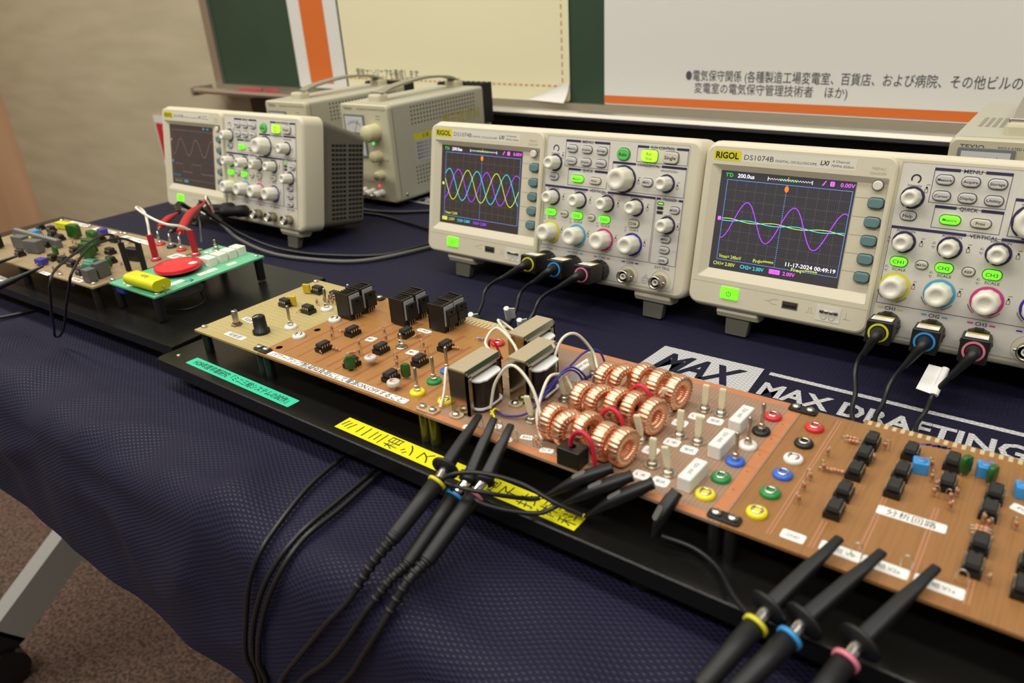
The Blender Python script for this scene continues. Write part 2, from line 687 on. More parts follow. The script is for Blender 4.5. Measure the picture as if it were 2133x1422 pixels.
tr = link('chalk_tray', b.mesh('chalk_tray'), bb)
b = MB()
b.slab(-1218, -76, -1208, -20, 86, 107, 3, 2, 'aluminium')
link('tray_end_cap', b.mesh('tray_end_cap'), tr)
b = MB()
b.box(-1060, -16, -400, 1500, -1, 78, 'dark_panel')
o = link('dark_wall_panel', b.mesh('dark_wall_panel'))
tag(wall_obj(o), 'black panel on the back wall under the chalk tray', 'panel')
for i, (x, a, nm) in enumerate(((-1010, .1, 'long red board marker lying in the chalk tray'), (-925, -.25, 'short red board marker lying askew in the chalk tray'))):
    b = MB()
    b.cone((-35 + 10 * i, 0, 4), (28, 0, 4), 4, 4, 'flyer_red')
    b.cone((28, 0, 4), (40, 0, 4), 4, 3, 'flyer_red')
    o = link('board_marker', b.mesh('board_marker'))
    o.matrix_world = Matrix.Translation((WALL @ Vector((x, -42, 98.2))) * S) @ Matrix.Rotation(a, 4, 'Z')
    tag(o, nm, 'marker')

WR = rotM(x=PI / 2)                          # text laid in XY stands up on the wall: x, z


def poster(name, label, x0, z0, x1, z1, m, draw, y=-14.5, r=6):
    t = thing(name, label, 'poster')
    t.matrix_world = Matrix.Translation((WALL @ Vector((x0, y, z0))) * S) @ WALL.to_3x3().to_4x4()
    b = MB()
    b.slab(0, 0, x1 - x0, z1 - z0, -1.0, 0, r, 0, m, WR)
    link('sheet', b.mesh('sheet'), t)
    b = MB()
    draw(b)
    link('printing', b.mesh('printing'), t)
    return t


def draw_cream(b):
    for k in range(46):
        b.rect(8 + k * 12, 23, 15 + k * 12, 25.5, .4, 'dash_orange', WR)
    for k in range(80):
        b.rect(541, 30 + k * 12, 543.5, 37 + k * 12, .4, 'dash_orange', WR)
    b.text('電気エンジニアを養成します。', 15, 'ink_poster', 30, 34, .4, 'L', 186, M=WR)


def draw_white(b):
    b.rect(0, 2, 822, 13.5, .4, 'poster_orange', WR)
    b.text('●電気保守関係 (各種製造工場変電室、百貨店、および病院、その他ビルの', 11.5, 'ink_poster', 138, 45.5, .4, 'L', 408, M=WR)
    b.text('変電室の電気保守管理技術者　ほか)', 11, 'ink_poster', 152, 29, .4, 'L', 210, M=WR)


def draw_sheet(b):
    b.rect(42, 10, 120, 320, .4, 'poster_orange', WR)
    b.rect(42, 335, 120, 380, .4, 'poster_orange', WR)


poster('paper_sheet', 'white sheet with a broad orange bar pinned left of the cream poster', -852, 110, -690, 620, 'poster_white', draw_sheet, r=2)
cream = poster('poster', 'cream poster with dashed orange border and curled corner on the blackboard', -684, 108.5, -128, 1000, 'poster_cream', draw_cream)
b = MB()                                     # the curled lower corner
rows = []
for i in range(9):
    t = i / 8
    rows.append([(470 + 86 * u, -2 - 16 * (t ** 2) * u, 1 + 30 * (1 - t) * u) for u in [k / 8 for k in range(9)]])
v = [p for r in rows for p in r]
b.add(v, [(i * 9 + j, i * 9 + j + 1, i * 9 + j + 10, i * 9 + j + 9) for i in range(8) for j in range(8)], 'poster_white', True)
link('curled_corner', b.mesh('curled_corner'), cream)
poster('poster', 'white poster with orange band along the bottom and black lines of writing', -62, 108.5, 760, 1000, 'poster_white', draw_white, r=2)
fl = thing('flyer', 'red and white flyer on the beige wall beside the far oscilloscope', 'poster')
fl.matrix_world = Matrix.Translation((WALL @ Vector((-1592, -8, -215))) * S) @ WALL.to_3x3().to_4x4()
b = MB()
b.box(0, 0, 0, 150, 3, 225, 'poster_white')
link('sheet', b.mesh('sheet'), fl)
b = MB()
b.rect(6, 100, 150, 205, .5, 'flyer_red', WR)
b.text('実', 44, 'paper', 70, 172, .9, M=WR)
b.text('習', 34, 'paper', 66, 124, .9, M=WR)
link('printing', b.mesh('printing'), fl)

# ------------------------------------------------------------------ table and cloth
tb = thing('folding_table', 'long folding table under the navy cloth with slanting grey legs', 'table', (0, 0, FLOOR))
b = MB()
b.slab(-604, -362, 975, 415, -34 - FLOOR, -9 - FLOOR, 12, 3, 'table_top')
link('tabletop', b.mesh('tabletop'), tb)
for x in (-572, 930):
    b = MB()
    p0, p1 = Vector((0, 60, -90 - FLOOR - 140)), Vector((0, -392, 80))
    d = (p1 - p0).normalized()
    u = Vector((1, 0, 0))
    w = d.cross(u)
    ring = lambda c: [c + u * a + w * e for a, e in ((-16, -26), (16, -26), (16, 26), (-16, 26))]
    b.loft([ring(p0), ring(p1)], 'leg_grey')
    b.box(-14, 30, 240, 14, 70, -34.1 - FLOOR, 'leg_grey')
    lg = link('leg', b.mesh('leg'), tb, (x, 0, 0))
    b = MB()
    b.loft([ring(p1 - d * 6), [p + Vector((0, -34, -14)) for p in ring(p1)]], 'black_plastic')
    b.box(-12, -428, 40, 12, -396, 92, 'black_plastic')
    link('leg_end_cap', b.mesh('leg_end_cap'), lg)
    b = MB()
    for s in (-1, 1):
        b.cone((s * 8, -408, 30.5), (s * 24, -408, 30.5), 30, 30, 'black_plastic', 24, False)
    b.cone((-8, -408, 30), (8, -408, 30), 9, 9, 'metal_dark')
    link('caster', b.mesh('caster'), lg)

XL, YF = -630, -392
HEM = 70


def cloth_point(s, t):
    """flat cloth coordinate (s, t) -> folded position"""
    R = 24.0

    def roll(d):
        if d <= 0:
            return d, 0.0
        a = d / R
        if a < PI / 2:
            return R * math.sin(a), -R * (1 - math.cos(a))
        e = d - R * PI / 2
        return R + e * .10, -R - e
    ax, zx = roll(XL + R - s)
    ay, zy = roll(YF + R - t)
    x = XL + R - ax
    y = YF + R - ay
    z = min(zx, zy)
    k = max(0.0, min(1.0, (-320 - t) / 62.0))
    k = k * k * (3 - 2 * k)
    q = s * .93 + t * .38
    n1 = noise.noise((q / 58.0, (t * .9 - s * .22) / 120.0, 1.3))
    n2 = noise.noise((s / 31.0 + t / 70.0, t / 60.0, 7.7))
    n3 = 1 - abs(noise.noise(((s * .8 - t * .9) / 95.0, (s * .5 + t) / 150.0, 4.2))) * 2.4
    wv = (n1 * 16 + n2 * 3.4 + max(0.0, n3) * 9 - 4.5) * k
    hang = max(0.0, min(1.0, (YF - t) / 50.0))
    y -= (wv * .55 + 5 * k) * hang * (1 - .45 * max(0, min(1, (YF - 50 - t) / 70)))
    z += wv * .8 * (1 - .9 * hang)
    if -332 < t < 0 and s < 0:              # slight slack around the left base plate
        g = noise.noise((s / 140.0, t / 120.0, 3.1))
        z -= max(0.0, g) * 2.2 * max(0, min(1, (-300 - t) / 30))
    return x, y, z


ss = [XL - 100 + 6 * i for i in range(int((1000 - XL + 100) / 6) + 1)]
tt = []
t = YF - 113.0
while t < -300:
    tt.append(t)
    t += 4.0
while t < 415:
    tt.append(t)
    t += 20.0
tt.append(424.0)
b = MB()
uv = []
vv = []
for t in tt:
    for s in ss:
        vv.append(cloth_point(s, t))
        uv.append((s * S, t * S))
n = len(ss)
b.add(vv, [(i * n + j, i * n + j + 1, (i + 1) * n + j + 1, (i + 1) * n + j) for i in range(len(tt) - 1) for j in range(n - 1)], 'cloth_navy', True)
b.uv = uv
cloth = tag(link('tablecloth', b.mesh('tablecloth')), 'navy mesh tablecloth with white lettering draped over the table', 'tablecloth')
b = MB()                                     # printed white lettering, flat on the table top
Z = .35
V = [(306, -42), (390, -41), (393, -90), (302, -91)]
b.add([(x, y, Z) for x, y in V], [(3, 2, 1, 0)], 'cloth_white')
b.text('MAX', 29, 'cloth_navy', 347, -66, Z + .25, 'C', 68, bold=.035, shear=.25)
b.rect(396, -48.5, 700, -43.5, Z, 'cloth_white')
b.rect(396, -90.5, 700, -87, Z, 'cloth_white')
b.text('MAX DRAFTING', 20, 'cloth_white', 398, -70.5, Z, 'L', 168, bold=.03)
b.text('SYSTEM', 20, 'cloth_white', 574, -70.5, Z, 'L', 90, bold=.03)
b.uv = [(p[0] * S, p[1] * S) for p in b.v]
link('white_lettering', b.mesh('white_lettering'), cloth)
b = MB()
b.rect(-250, 214, -160, 220, Z, 'cloth_white')
b.text('MAX', 22, 'cloth_white', -205, 236, Z, 'C', 56, bold=.035)
b.uv = [(p[0] * S, p[1] * S) for p in b.v]
link('white_lettering', b.mesh('white_lettering'), cloth)
# ------------------------------------------------------------------ oscilloscopes
SW, SH, TILT = 303.0, 137.0, 0.191
FM = rotM(x=PI / 2)                        # face coordinates (u, v, out) -> local (u, -out, v)
CH = [158.3 + 29.3 * i for i in range(4)]
RING = ('ring_yellow', 'ring_cyan', 'ring_magenta', 'ring_blue')


def face(b):                               # convenience: draw on the front face, out = towards the viewer
    return FM


def knob_mb(r, h):
    b = MB()
    n = 36
    rings = []
    for k, (q, z) in enumerate(((1.0, 0), (.99, h * .55), (.93, h * .82), (.86, h * .95), (.74, h))):
        rings.append([((r * q * (1 - (.035 if (i // 2) % 2 and k < 3 else 0))) * math.cos(2 * PI * i / n), (r * q * (1 - (.035 if (i // 2) % 2 and k < 3 else 0))) * math.sin(2 * PI * i / n), z) for i in range(n)])
    for q, z in ((.5, h), (.42, h - .7), (.2, h - 1.2), (.02, h - 1.3)):
        rings.append([(r * q * math.cos(2 * PI * i / n), r * q * math.sin(2 * PI * i / n), z) for i in range(n)])
    b.loft(rings, 'knob_white', True, (False, True), FM)
    return b


def button_mb(w, h, m, txt, ink='ink_black', th=2.2, r=3.0, tall=2.4, tw=None, off=0):
    b = MB()
    b.slab(-w / 2 - .6, -h / 2 - .6, w / 2 + .6, h / 2 + .6, 0.02, .12, r + .5, 0, 'ink_grey', FM)
    b.slab(-w / 2, -h / 2, w / 2, h / 2, 0, tall, r, .8, m, FM)
    lines = txt.split('\n') if txt else []
    for i, l in enumerate(lines):
        b.text(l, th, ink, off, (len(lines) - 1) * th * .75 - i * th * 1.5, tall + .08, 'C', tw, .014, M=FM)
    return b


def bnc_make():
    b = MB()
    b.lathe([(5.4, 0), (5.4, 3), (5.8, 3), (5.8, 12.5), (5.2, 13), (4.7, 13), (4.7, 6)], 'metal', 20, FM, True, (True, False))
    b.lathe([(4.7, 5), (.2, 5)], 'vent_dark', 16, FM)
    for a in (-1, 1):
        b.cone((a * 5.6, -7, 0), (a * 7.2, -7, 0), 1.1, 1.1, 'metal', 8)
    pin_ = MB()
    pin_.lathe([(2.7, 5.2), (2.7, 11.6), (1.9, 12), (1.5, 8)], 'white_plastic', 14, FM)
    pin_.lathe([(.7, 6), (.7, 11), (.3, 11.4)], 'brass', 8, FM)
    return [('bnc_socket', b), ('center_contact', pin_)]


def wave(b, f, x0, x1, m, w=.75, z=.35, n=90):
    b.strip([(x0 + (x1 - x0) * i / n, f(x0 + (x1 - x0) * i / n)) for i in range(n + 1)], w, z, m, FM)


def screen_common(b, dim=False):
    """frame, graticule, header; face coordinates relative to the case"""
    fr = 'trace_frame' if not dim else 'trace_dim'
    b.frame(21.2, 41.8, 118, 107.2, .45, -2.7, fr, FM)
    gx, gy = (118 - 21.2) / 12, (107.2 - 41.8) / 8
    g = 'trace_grid' if not dim else 'trace_dim'
    for i in range(1, 12):
        for j in range(40):
            y = 42.5 + j * 65 / 40
            b.rect(21.2 + gx * i - .15, y, 21.2 + gx * i + .15, y + .3, -2.7, g, FM)
    for j in range(1, 8):
        for i in range(60):
            x = 21.8 + i * 96 / 60
            b.rect(x, 41.8 + gy * j - .15, x + .3, 41.8 + gy * j + .15, -2.7, g, FM)
    if not dim:
        for j in range(40):
            y = 42.5 + j * 65 / 40
            b.rect(69.2, y, 69.9, y + .8, -2.68, 'trace_frame', FM)


def zig(b, x0, x1, y, a, n, m):
    b.strip([(x0 + (x1 - x0) * i / n, y + (a if i % 2 else -a)) for i in range(n + 1)], .35, -2.66, m, FM)


def screen_texts(b, blurred):
    z = -2.65
    b.text("T'D", 3.0, 'trace_green', 19.5, 110.8, z, 'L', 6, M=FM)
    b.text('200.0us', 3.2, 'trace_white', 29.5, 110.8, z, 'L', 13.5, .01, M=FM)
    zig(b, 54, 88, 110.6, .6, 34, 'trace_white')
    zig(b, 63.5, 76.5, 110.6, 1.1, 22, 'trace_green')
    b.strip([(54, 109), (54, 112)], .4, z, 'trace_white', FM)
    b.strip([(88, 109), (88, 112)], .4, z, 'trace_white', FM)
    b.strip([(69.8, 110.6), (69.8, 113)], .6, z, 'trace_orange', FM)
    b.lathe([(1.6, z), (.01, z)], 'trace_orange', 14, FM @ Matrix.Translation((69.6, 103.8, 0)) @ Matrix.Diagonal((1, 1.5, 1, 1)))
    b.strip([(95.5, 109.3), (97, 111), (96.5, 111), (98, 112.8)], .7, z, 'trace_pink', FM)
    b.slab(101, 109.2, 104.2, 112.8, z - .1, z, .8, 0, 'trace_pink', FM)
    b.text('2', 2.2, 'screen_dark', 102.6, 111, z + .03, M=FM)
    b.text('0.00V', 3.0, 'trace_pink', 108.5, 111, z, 'L', 10.3, .008, M=FM)


def screen_three_phase():
    b = MB()
    screen_common(b)
    screen_texts(b, True)
    P_, A_, y0 = 37.5, 15.5, 75.0
    for k, m in enumerate(('trace_cyan', 'trace_purple', 'trace_yellow')):
        wave(b, lambda x, k=k: y0 + A_ * math.cos(2 * PI * ((x - 26.7) / P_ - k / 3)), 21.5, 117.5, m, .62, -2.6 + .02 * k)
    b.slab(17.5, 73.5, 20.2, 76.5, -2.7, -2.6, 1.2, 0, 'trace_yellow', FM)
    b.text('Vmax= 2.04V', 3, 'trace_yellow', 23, 45.2, -2.65, 'L', 17, M=FM)
    b.rect(19, 37, 26, 40.6, -2.66, 'trace_yellow', FM)
    b.text('CH1=', 2.4, 'screen_dark', 22.5, 38.8, -2.63, 'C', 6, M=FM)
    b.text('2.00V', 3, 'trace_yellow', 28, 38.8, -2.65, 'L', 8.5, M=FM)
    b.text('CH2= 2.00V', 3, 'trace_cyan', 40, 38.6, -2.65, 'L', 17.5, .006, M=FM)
    b.text('CH3= 2.00V', 3, 'trace_purple', 61.5, 38.4, -2.65, 'L', 18, .006, M=FM)
    return b


def screen_single():
    b = MB()
    screen_common(b)
    screen_texts(b, False)
    wave(b, lambda x: 75 + 15.2 * math.sin(2 * PI * (x - 31.2) / 37.5), 21.5, 117.5, 'trace_purple', .7, -2.56)
    wave(b, lambda x: 75.2 + 1.0 * math.sin(2 * PI * (x - 17) / 38), 21.5, 117.5, 'trace_yellow', .5, -2.6)
    wave(b, lambda x: 75.0 + .9 * math.sin(2 * PI * (x - 34) / 38), 21.5, 117.5, 'trace_cyan', .55, -2.58)
    b.slab(17.6, 74, 20.4, 77, -2.7, -2.6, .6, 0, 'trace_pink', FM)
    b.text('Vmax= 240mV', 3, 'trace_yellow', 23, 45, -2.65, 'L', 19, M=FM)
    b.text('Prd=*****', 3, 'trace_yellow', 52, 45, -2.65, 'L', 16.5, .006, M=FM)
    b.text('11-17-2024 00:49:19', 3.2, 'trace_white', 78, 46.4, -2.62, 'L', 38, .01, M=FM)
    b.text('Freq=*****', 2.8, 'trace_yellow', 83, 42.9, -2.62, 'L', 20, .008, M=FM)
    b.text('CH1= 2.00V', 3, 'trace_yellow', 19, 38.6, -2.65, 'L', 18.5, .004, M=FM)
    b.text('CH2= 2.00V', 3, 'trace_cyan', 42, 38.6, -2.65, 'L', 19.5, .006, M=FM)
    b.rect(66, 36.8, 74.6, 40.4, -2.66, 'trace_pink', FM)
    b.text('CH3=', 2.6, 'screen_dark', 70.3, 38.6, -2.63, 'C', 7.4, M=FM)
    b.text('2.00V', 3, 'trace_pink', 77, 38.6, -2.65, 'L', 9.5, .006, M=FM)
    return b


def screen_dimmed():
    b = MB()
    screen_common(b, True)
    wave(b, lambda x: 85 + 11 * math.cos(2 * PI * (x - 42) / 37), 24, 117, 'trace_dim', .9, -2.6)
    b.strip([(24, 62), (44, 62), (44, 52), (66, 52), (66, 63), (88, 63), (88, 52), (117, 52)], .8, -2.6, 'trace_dim', FM)
    b.rect(17.5, 92, 20, 95, -2.6, 'trace_grid', FM)
    b.rect(17.5, 63, 21, 66.5, -2.6, 'trace_dimcyan', FM)
    b.text('Vmax=2.0V', 3, 'trace_dimcyan', 19, 46.5, -2.65, 'L', 18, M=FM)
    b.rect(45, 37.5, 55, 41, -2.65, 'trace_dimcyan', FM)
    b.text('CH1=2V', 3, 'trace_grid', 22, 38.8, -2.65, 'L', 18, M=FM)
    b.rect(96, 110, 101, 112.5, -2.65, 'trace_dimcyan', FM)
    b.rect(106, 110, 110, 112.5, -2.65, 'trace_dimcyan', FM)
    return b


def case_make():
    b = MB()                               # front shell: rounded box behind the face
    b.loft([[(x, y, v) for x, v in rr(i, i, SW - i, SH - i, 11 - i, 5)] for i, y in ((4, 0.0), (1.4, .8), (0, 4), (0, 30))], 'ivory', True, (True, True))
    bez = MB()                             # raised display bezel with sunken opening
    o0, o1 = rr(2, 3, 145.5, 134, 8, 5), rr(3.4, 4.4, 144.1, 132.6, 7, 5)
    inn = rr(7.5, 26, 141.5, 118.7, 1.5, 5)
    sink = rr(15.4, 33.6, 140.5, 114.2, .6, 5)
    out = 3.2
    bez.loft([[(x, y, 0) for x, y in o0], [(x, y, out - .8) for x, y in o0], [(x, y, out) for x, y in o1], [(x, y, out) for x, y in inn], [(x, y, .15) for x, y in sink]], 'ivory', False, (False, True), FM)
    bez.rect(3.5, 21.7, 144, 22.1, out + .05, 'ink_faint', FM)
    bez.rect(8, 121.7, 117.5, 130.3, out + .04, 'ivory_light', FM)
    bez.rect(119.6, 34, 119.9, 114, .3, 'ink_faint', FM)
    for v in (100.3, 86.4, 72.8, 59.1, 45.4):
        bez.rect(120, v + 3.0, 130, v + 3.35, .3, 'ink_faint', FM)
    return [('front_case', b)], bez


def panel_print():
    b = MB()
    z = .35
    I = 'ink_navy'

    def hbar(u0, u1, v, txt, tw, h=2.0):
        c = (u0 + u1) / 2
        g = tw / 2 + 2
        b.rect(u0, v - h / 2, c - g, v + h / 2, z, I, FM)
        b.rect(c + g, v - h / 2, u1, v + h / 2, z, I, FM)
        b.text(txt, 2.6, I, c, v, z, 'C', tw, .01, M=FM)

    def box(u0, v0, u1, v1):
        b.frame(u0, v0, u1, v1, .35, z, I, FM)
    b.frame(147.2, 6, 290.6, 131.2, .3, z, 'ink_faint', FM)
    box(168.2, 104.9, 214.6, 128.2)
    hbar(168.2, 214.6, 127.8, 'MENU', 11)
    box(173, 87.9, 214.6, 103)
    hbar(173, 214.6, 102.6, 'QUICK', 11)
    box(242, 114.4, 289.7, 127.8)
    hbar(242, 289.7, 127.5, 'RUN CONTROL', 22)
    box(219, 87.8, 289.8, 112.3)
    hbar(219, 289.8, 112.2, 'HORIZONTAL', 21)
    box(148.2, 28.8, 264.3, 85.4)
    hbar(148.2, 264.3, 85.3, 'VERTICAL', 17)
    box(265.2, 28.8, 290, 85.4)
    hbar(265.2, 290, 85.3, 'TRIGGER', 13, 1.8)
    b.arc(157.8, 120, 2.3, 3.3, -60, 210, z, 'ink_black', FM)
    b.text('Intensity', 1.7, 'ink_grey', 157.8, 115.6, z, 'C', 9, M=FM)
    for i, u in enumerate(CH):
        b.text('POSITION', 1.8, 'ink_black', u, 83.2, z, 'C', 12, M=FM)
        b.text('SCALE', 1.9, 'ink_black', u + .5, 55.3, z, 'C', 9, M=FM)
        c = RING[i]
        b.text('CH%d' % (i + 1), 2.7, 'ink_navy', u, 26, z, 'C', 7, .008, M=FM)
        b.rect(u - 8.5, 25.5, u - 5, 26.5, z, c, FM)
        b.rect(u + 5, 25.5, u + 8.5, 26.5, z, c, FM)
        for v in (76, 43):
            for dv, s in ((1.6, 1), (-1.6, -1)):
                tx = u - (10 if v > 50 else 8.5) - (0 if v > 50 else -.6)
                tv = v + dv if v > 50 else 55.2 + dv
                b.strip([(tx - 1, tv - s * .7), (tx, tv + s * .9), (tx + 1, tv - s * .7), (tx - 1, tv - s * .7)], .25, z, 'ink_black', FM)
    for u, v in [(u + 11.3, 76) for u in CH] + [(u + 12.2, 45) for u in CH] + [(283, 97), (246, 98), (289 - 1.2, 63), (165.5, 113.5)]:
        b.lathe([(.7, z), (.01, z)], 'ink_black', 8, FM @ Matrix.Translation((u, v + 1.2, 0)))
        b.frame(u - 1.1, v - 2.4, u + 1.1, v + .4, .3, z, 'ink_grey', FM)
        b.strip([(u - .6, v + 3), (u + 1.8, v + 3.4)], .3, z, 'ink_grey', FM)
    b.text('<SCALE>', 1.9, 'ink_black', 230, 110.2 - .8, z, 'C', 14, M=FM)
    b.text('<POSITION>', 1.9, 'ink_black', 274, 108.8, z, 'C', 16, M=FM)
    b.text('LEVEL', 1.7, 'ink_black', 277.8, 71.6, z, 'C', 7, M=FM)
    b.text('EXT TRIG', 2.3, 'ink_navy', 278, 26, z, 'C', 14, M=FM)
    for i, t in enumerate(('!', '1MΩ//18pF', '300V RMS', 'CAT I')):
        b.text(t, 1.1, 'ink_grey', 263.3, 16.5 - i * 2.1, z, 'C', None if i == 0 else 7.5, M=FM)
    b.strip([(261.6, 15.6), (263.3, 18.6), (265, 15.6), (261.6, 15.6)], .25, z, 'ink_grey', FM)
    b.text('LOCAL', 1.2, 'ink_faint', 287, 42, z, 'C', 4, M=FM)
    for u in [c for c in CH] + [278]:
        b.arc(u, 14.5, 5.4, 9.2, 0, 360, z - .1, 'ivory', FM, 28)
        b.arc(u, 14.5, 9.0, 9.4, 0, 360, z, 'ink_faint', FM, 28)
    out = 3.35
    return b


def bezel_print():
    b = MB()
    z = 3.32
    b.slab(8.2, 121.9, 31, 130, z - .2, z, 1.6, 0, 'logo_yellow', FM)
    b.text('RIGOL', 5.0, 'ink_black', 19.6, 126, z + .08, 'C', 19, .03, M=FM)
    b.text('DS1074B', 4.0, 'ink_grey', 33.5, 125.6, z, 'L', 23.5, M=FM)
    b.text('DIGITAL OSCILLOSCOPE', 1.8, 'ink_grey', 58.5, 124.6, z, 'L', 31, M=FM)
    b.text('LXI', 3.4, 'ink_black', 92, 126, z, 'L', 6.4, .02, .2, M=FM)
    b.text('4 Channel', 1.7, 'ink_grey', 100.5, 127.6, z, 'L', 12, M=FM)
    b.text('70MHz 2GSa/s', 1.7, 'ink_grey', 100, 124.4, z, 'L', 16, M=FM)
    b.text('MENU', 2.0, 'ink_faint', 133, 125, z, 'C', 9, M=FM)
    b.text('ON/OFF', 2.0, 'ink_faint', 133, 121.6, z, 'C', 11, M=FM)
    b.strip([(67, 15.5), (71, 15.5), (74, 17.5), (78, 17.5)], .35, z, 'ink_faint', FM)
    b.strip([(70, 15.5), (73.5, 13.4), (77, 13.4)], .35, z, 'ink_faint', FM)
    b.strip([(100, 12), (102, 12), (102, 16), (104, 16), (104, 12), (106, 12)], .35, z, 'ink_faint', FM)
    b.strip([(130, 17), (130, 12), (128.5, 12), (133, 12)], .35, z, 'ink_faint', FM)
    return b


def rear_make():
    b = MB()                               # grey tapered back housing
    R = lambda i0, i1, j0, j1, r: rr(i0, j0, SW - i1, SH - j1, r, 5)
    b.loft([[(x, y, v) for x, v in R(a, a2, c, d, r)] for y, a, a2, c, d, r in ((28, 2, 2, 2, 2, 9), (40, 5, 5, 3, 3, 9), (104, 11, 11, 4, 20, 8), (110, 18, 18, 8, 26, 8))], 'rear_grey', False)
    v = MB()
    for r in range(17):
        z = 13 + r * 5.6
        for k in range(8):
            y = 47 + k * 6.6 + (3 if k > 3 else 0)
            t = (y - 40) / 64
            xo = SW - (5 + 6 * t) + .25
            x2 = SW - (5 + 6 * (y + 4.6 - 40) / 64) + .25
            v.add([(xo, y, z), (x2, y + 5.2, z), (x2, y + 5.2, z + 3.0), (xo, y, z + 3.0)], [(0, 1, 2, 3)], 'vent_dark')
    ft = MB()
    for x in (0,):
        ft.slab(0, 82, 30, 100, -5.0, 4.2, 2, 0, 'foot_grey', None)
    return b, v, ft


SCOPE = {}


def make_scope(label, loc, screen, screen_mat, lit, plugged):
    t = thing('oscilloscope', label, 'oscilloscope', loc, (-TILT, 0, 0), 'oscilloscopes in a row on the tablecloth')
    if not SCOPE:
        cs, bez = case_make()
        SCOPE['case'] = cs[0][1].mesh('front_case')
        SCOPE['bezel'] = bez.mesh('display_bezel')
        SCOPE['bezel_print'] = bezel_print().mesh('bezel_lettering')
        b = MB()
        b.slab(147.5, 6.5, 290.3, 131, 0.02, .22, 5, 0, 'panel_grey', FM)
        SCOPE['panel'] = b.mesh('control_panel')
        SCOPE['print'] = panel_print().mesh('panel_lettering')
        r, v, ft = rear_make()
        SCOPE['rear'], SCOPE['vents'], SCOPE['rfeet'] = r.mesh('rear_housing'), v.mesh('vent_slots'), ft.mesh('rear_foot')
        b = MB()
        b.loft([[(x, y, z) for x, y in rr(-18, 2 + k, 18, 24 - k, 2, 3)] for k, z in ((0, 3), (0, -2.5), (3, -6.5))], 'ivory')
        SCOPE['foot'] = b.mesh('front_foot')
        b = MB()
        b.loft([[(x, y, z) for x, y in rr(-w, 7, w, 14 - k, 1, 3)] for w, k, z in ((10.5, -3, -5), (9.5, 0, -20.5), (9, 1, -21.5))], 'foot_grey')
        SCOPE['footleg'] = b.mesh('foot_leg')
        for nm, r, h in (('s', 6.3, 13), ('m', 8.6, 15), ('l', 10.6, 16)):
            SCOPE['knob' + nm] = knob_mb(r, h).mesh('knob')
        for nm, r0, r1, m in [('s', 5.8, 7.9, 'ring_navy'), ('l', 10, 12.2, 'ring_navy')] + [(str(i), 8.2, 10.3, RING[i]) for i in range(4)]:
            b = MB()
            b.arc(0, 0, r0, r1, -110, 235, .4, m, FM, 40)
            if nm not in ('s', 'l'):
                b.arc(0, 0, r1 + .9, r1 + 1.3, 200, 235, .4, 'ink_navy', FM, 6)
                b.arc(0, 0, r1 + .9, r1 + 1.3, -75, -35, .4, 'ink_navy', FM, 6)
            SCOPE['ring' + nm] = b.mesh('knob_ring')
    G = SCOPE
    fc = link('front_case', G['case'], t)
    bz = link('display_bezel', G['bezel'], t)
    link('bezel_lettering', G['bezel_print'], bz)
    b = MB()
    b.rect(15.4, 33.8, 119.4, 114.1, .28 - 3.2, screen_mat, FM @ Matrix.Translation((0, 0, 3.2)))
    scn = link('screen', b.mesh('screen'), t, label='dark lit screen')
    me = screen().mesh('screen_traces')
    link('screen_traces', me, scn, (0, -3.2, 0), label='glowing waveforms and readings')
    pn = link('control_panel', G['panel'], t)
    link('panel_lettering', G['print'], pn)
    rh = link('rear_housing', G['rear'], t, label='grey rear housing')
    link('vent_slots', G['vents'], rh)
    for x in (40, SW - 70):
        link('rear_foot', G['rfeet'], rh, (x, 0, 0))
    for x in (44, 270):
        f_ = link('front_foot', G['foot'], t, (x, 0, 0))
        link('foot_leg', G['footleg'], f_)

    def knob(u, v, k, ring):
        o = link('knob', G['knob' + k], t, (u, -.3, v))
        link('knob_ring', G['ring' + ring], o)

    def btn(key, u, v, w, h, m, txt, out=.2, name='button', **kw):
        kk = (key, m)
        if kk not in SCOPE:
            SCOPE[kk] = button_mb(w, h, m, txt, **kw).mesh(name)
        link(name, SCOPE[kk], t, (u, -out, v))
    knob(157.8, 107, 's', 's')
    knob(231.5, 98.5, 'l', 'l')
    knob(272.8, 98.5, 's', 's')
    knob(277.8, 63.5, 's', 's')
    for i, u in enumerate(CH):
        knob(u, 75.3, 's', 's')
        knob(u, 42.4, 'm', str(i))
        on = lit[i]
        btn('CH%d' % (i + 1), u - .6, 61, 11, 6.4, 'key_lit' if on else 'key_clear', 'CH%d' % (i + 1), th=2.6, tw=7.5, ink='ink_navy')
    for (u, v), tx in zip(((175.7, 121), (191.4, 121), (207.1, 121), (175.7, 110), (191.4, 110), (207.1, 110)), ('Measure', 'Acquire', 'Storage', 'Cursor', 'Display', 'Utility')):
        btn(tx, u, v, 10.6, 6.2, 'key_grey', tx, th=1.9, tw=8.6)
    btn('Help', 157.6, 94.2, 10, 6, 'key_grey', 'Help', th=2.4, tw=6.5)
    btn('QMeasure', 184, 94.4, 12.6, 6, 'key_lit', 'Measure', th=1.9, tw=8.6, ink='ink_navy')
    btn('Print', 202.7, 94.2, 12, 5.6, 'key_clear', 'Print', th=1.9, tw=5.6)
    btn('Auto', 229, 119.8, 12, 10, 'key_green', 'Auto', th=3, tw=8, r=4.5)
    btn('Run', 254.6, 120.1, 14.6, 10, 'key_lit_yellow', 'Run\nStop', th=2.4, ink='ink_navy')
    btn('Single', 274.4, 120.1, 13.6, 9.4, 'key_clear', 'Single', th=2.8, tw=10.5)
    btn('HMENU', 254.6, 97.8, 10.5, 6.6, 'key_grey', 'MENU', th=1.9, tw=6)
    btn('MATH', 172.8, 60.9, 7.6, 5.6, 'key_clear', 'MATH', th=1.6, tw=6)
    btn('REF', 202.2, 60.8, 7.4, 5.6, 'key_clear', 'REF', th=1.6, tw=4.5)
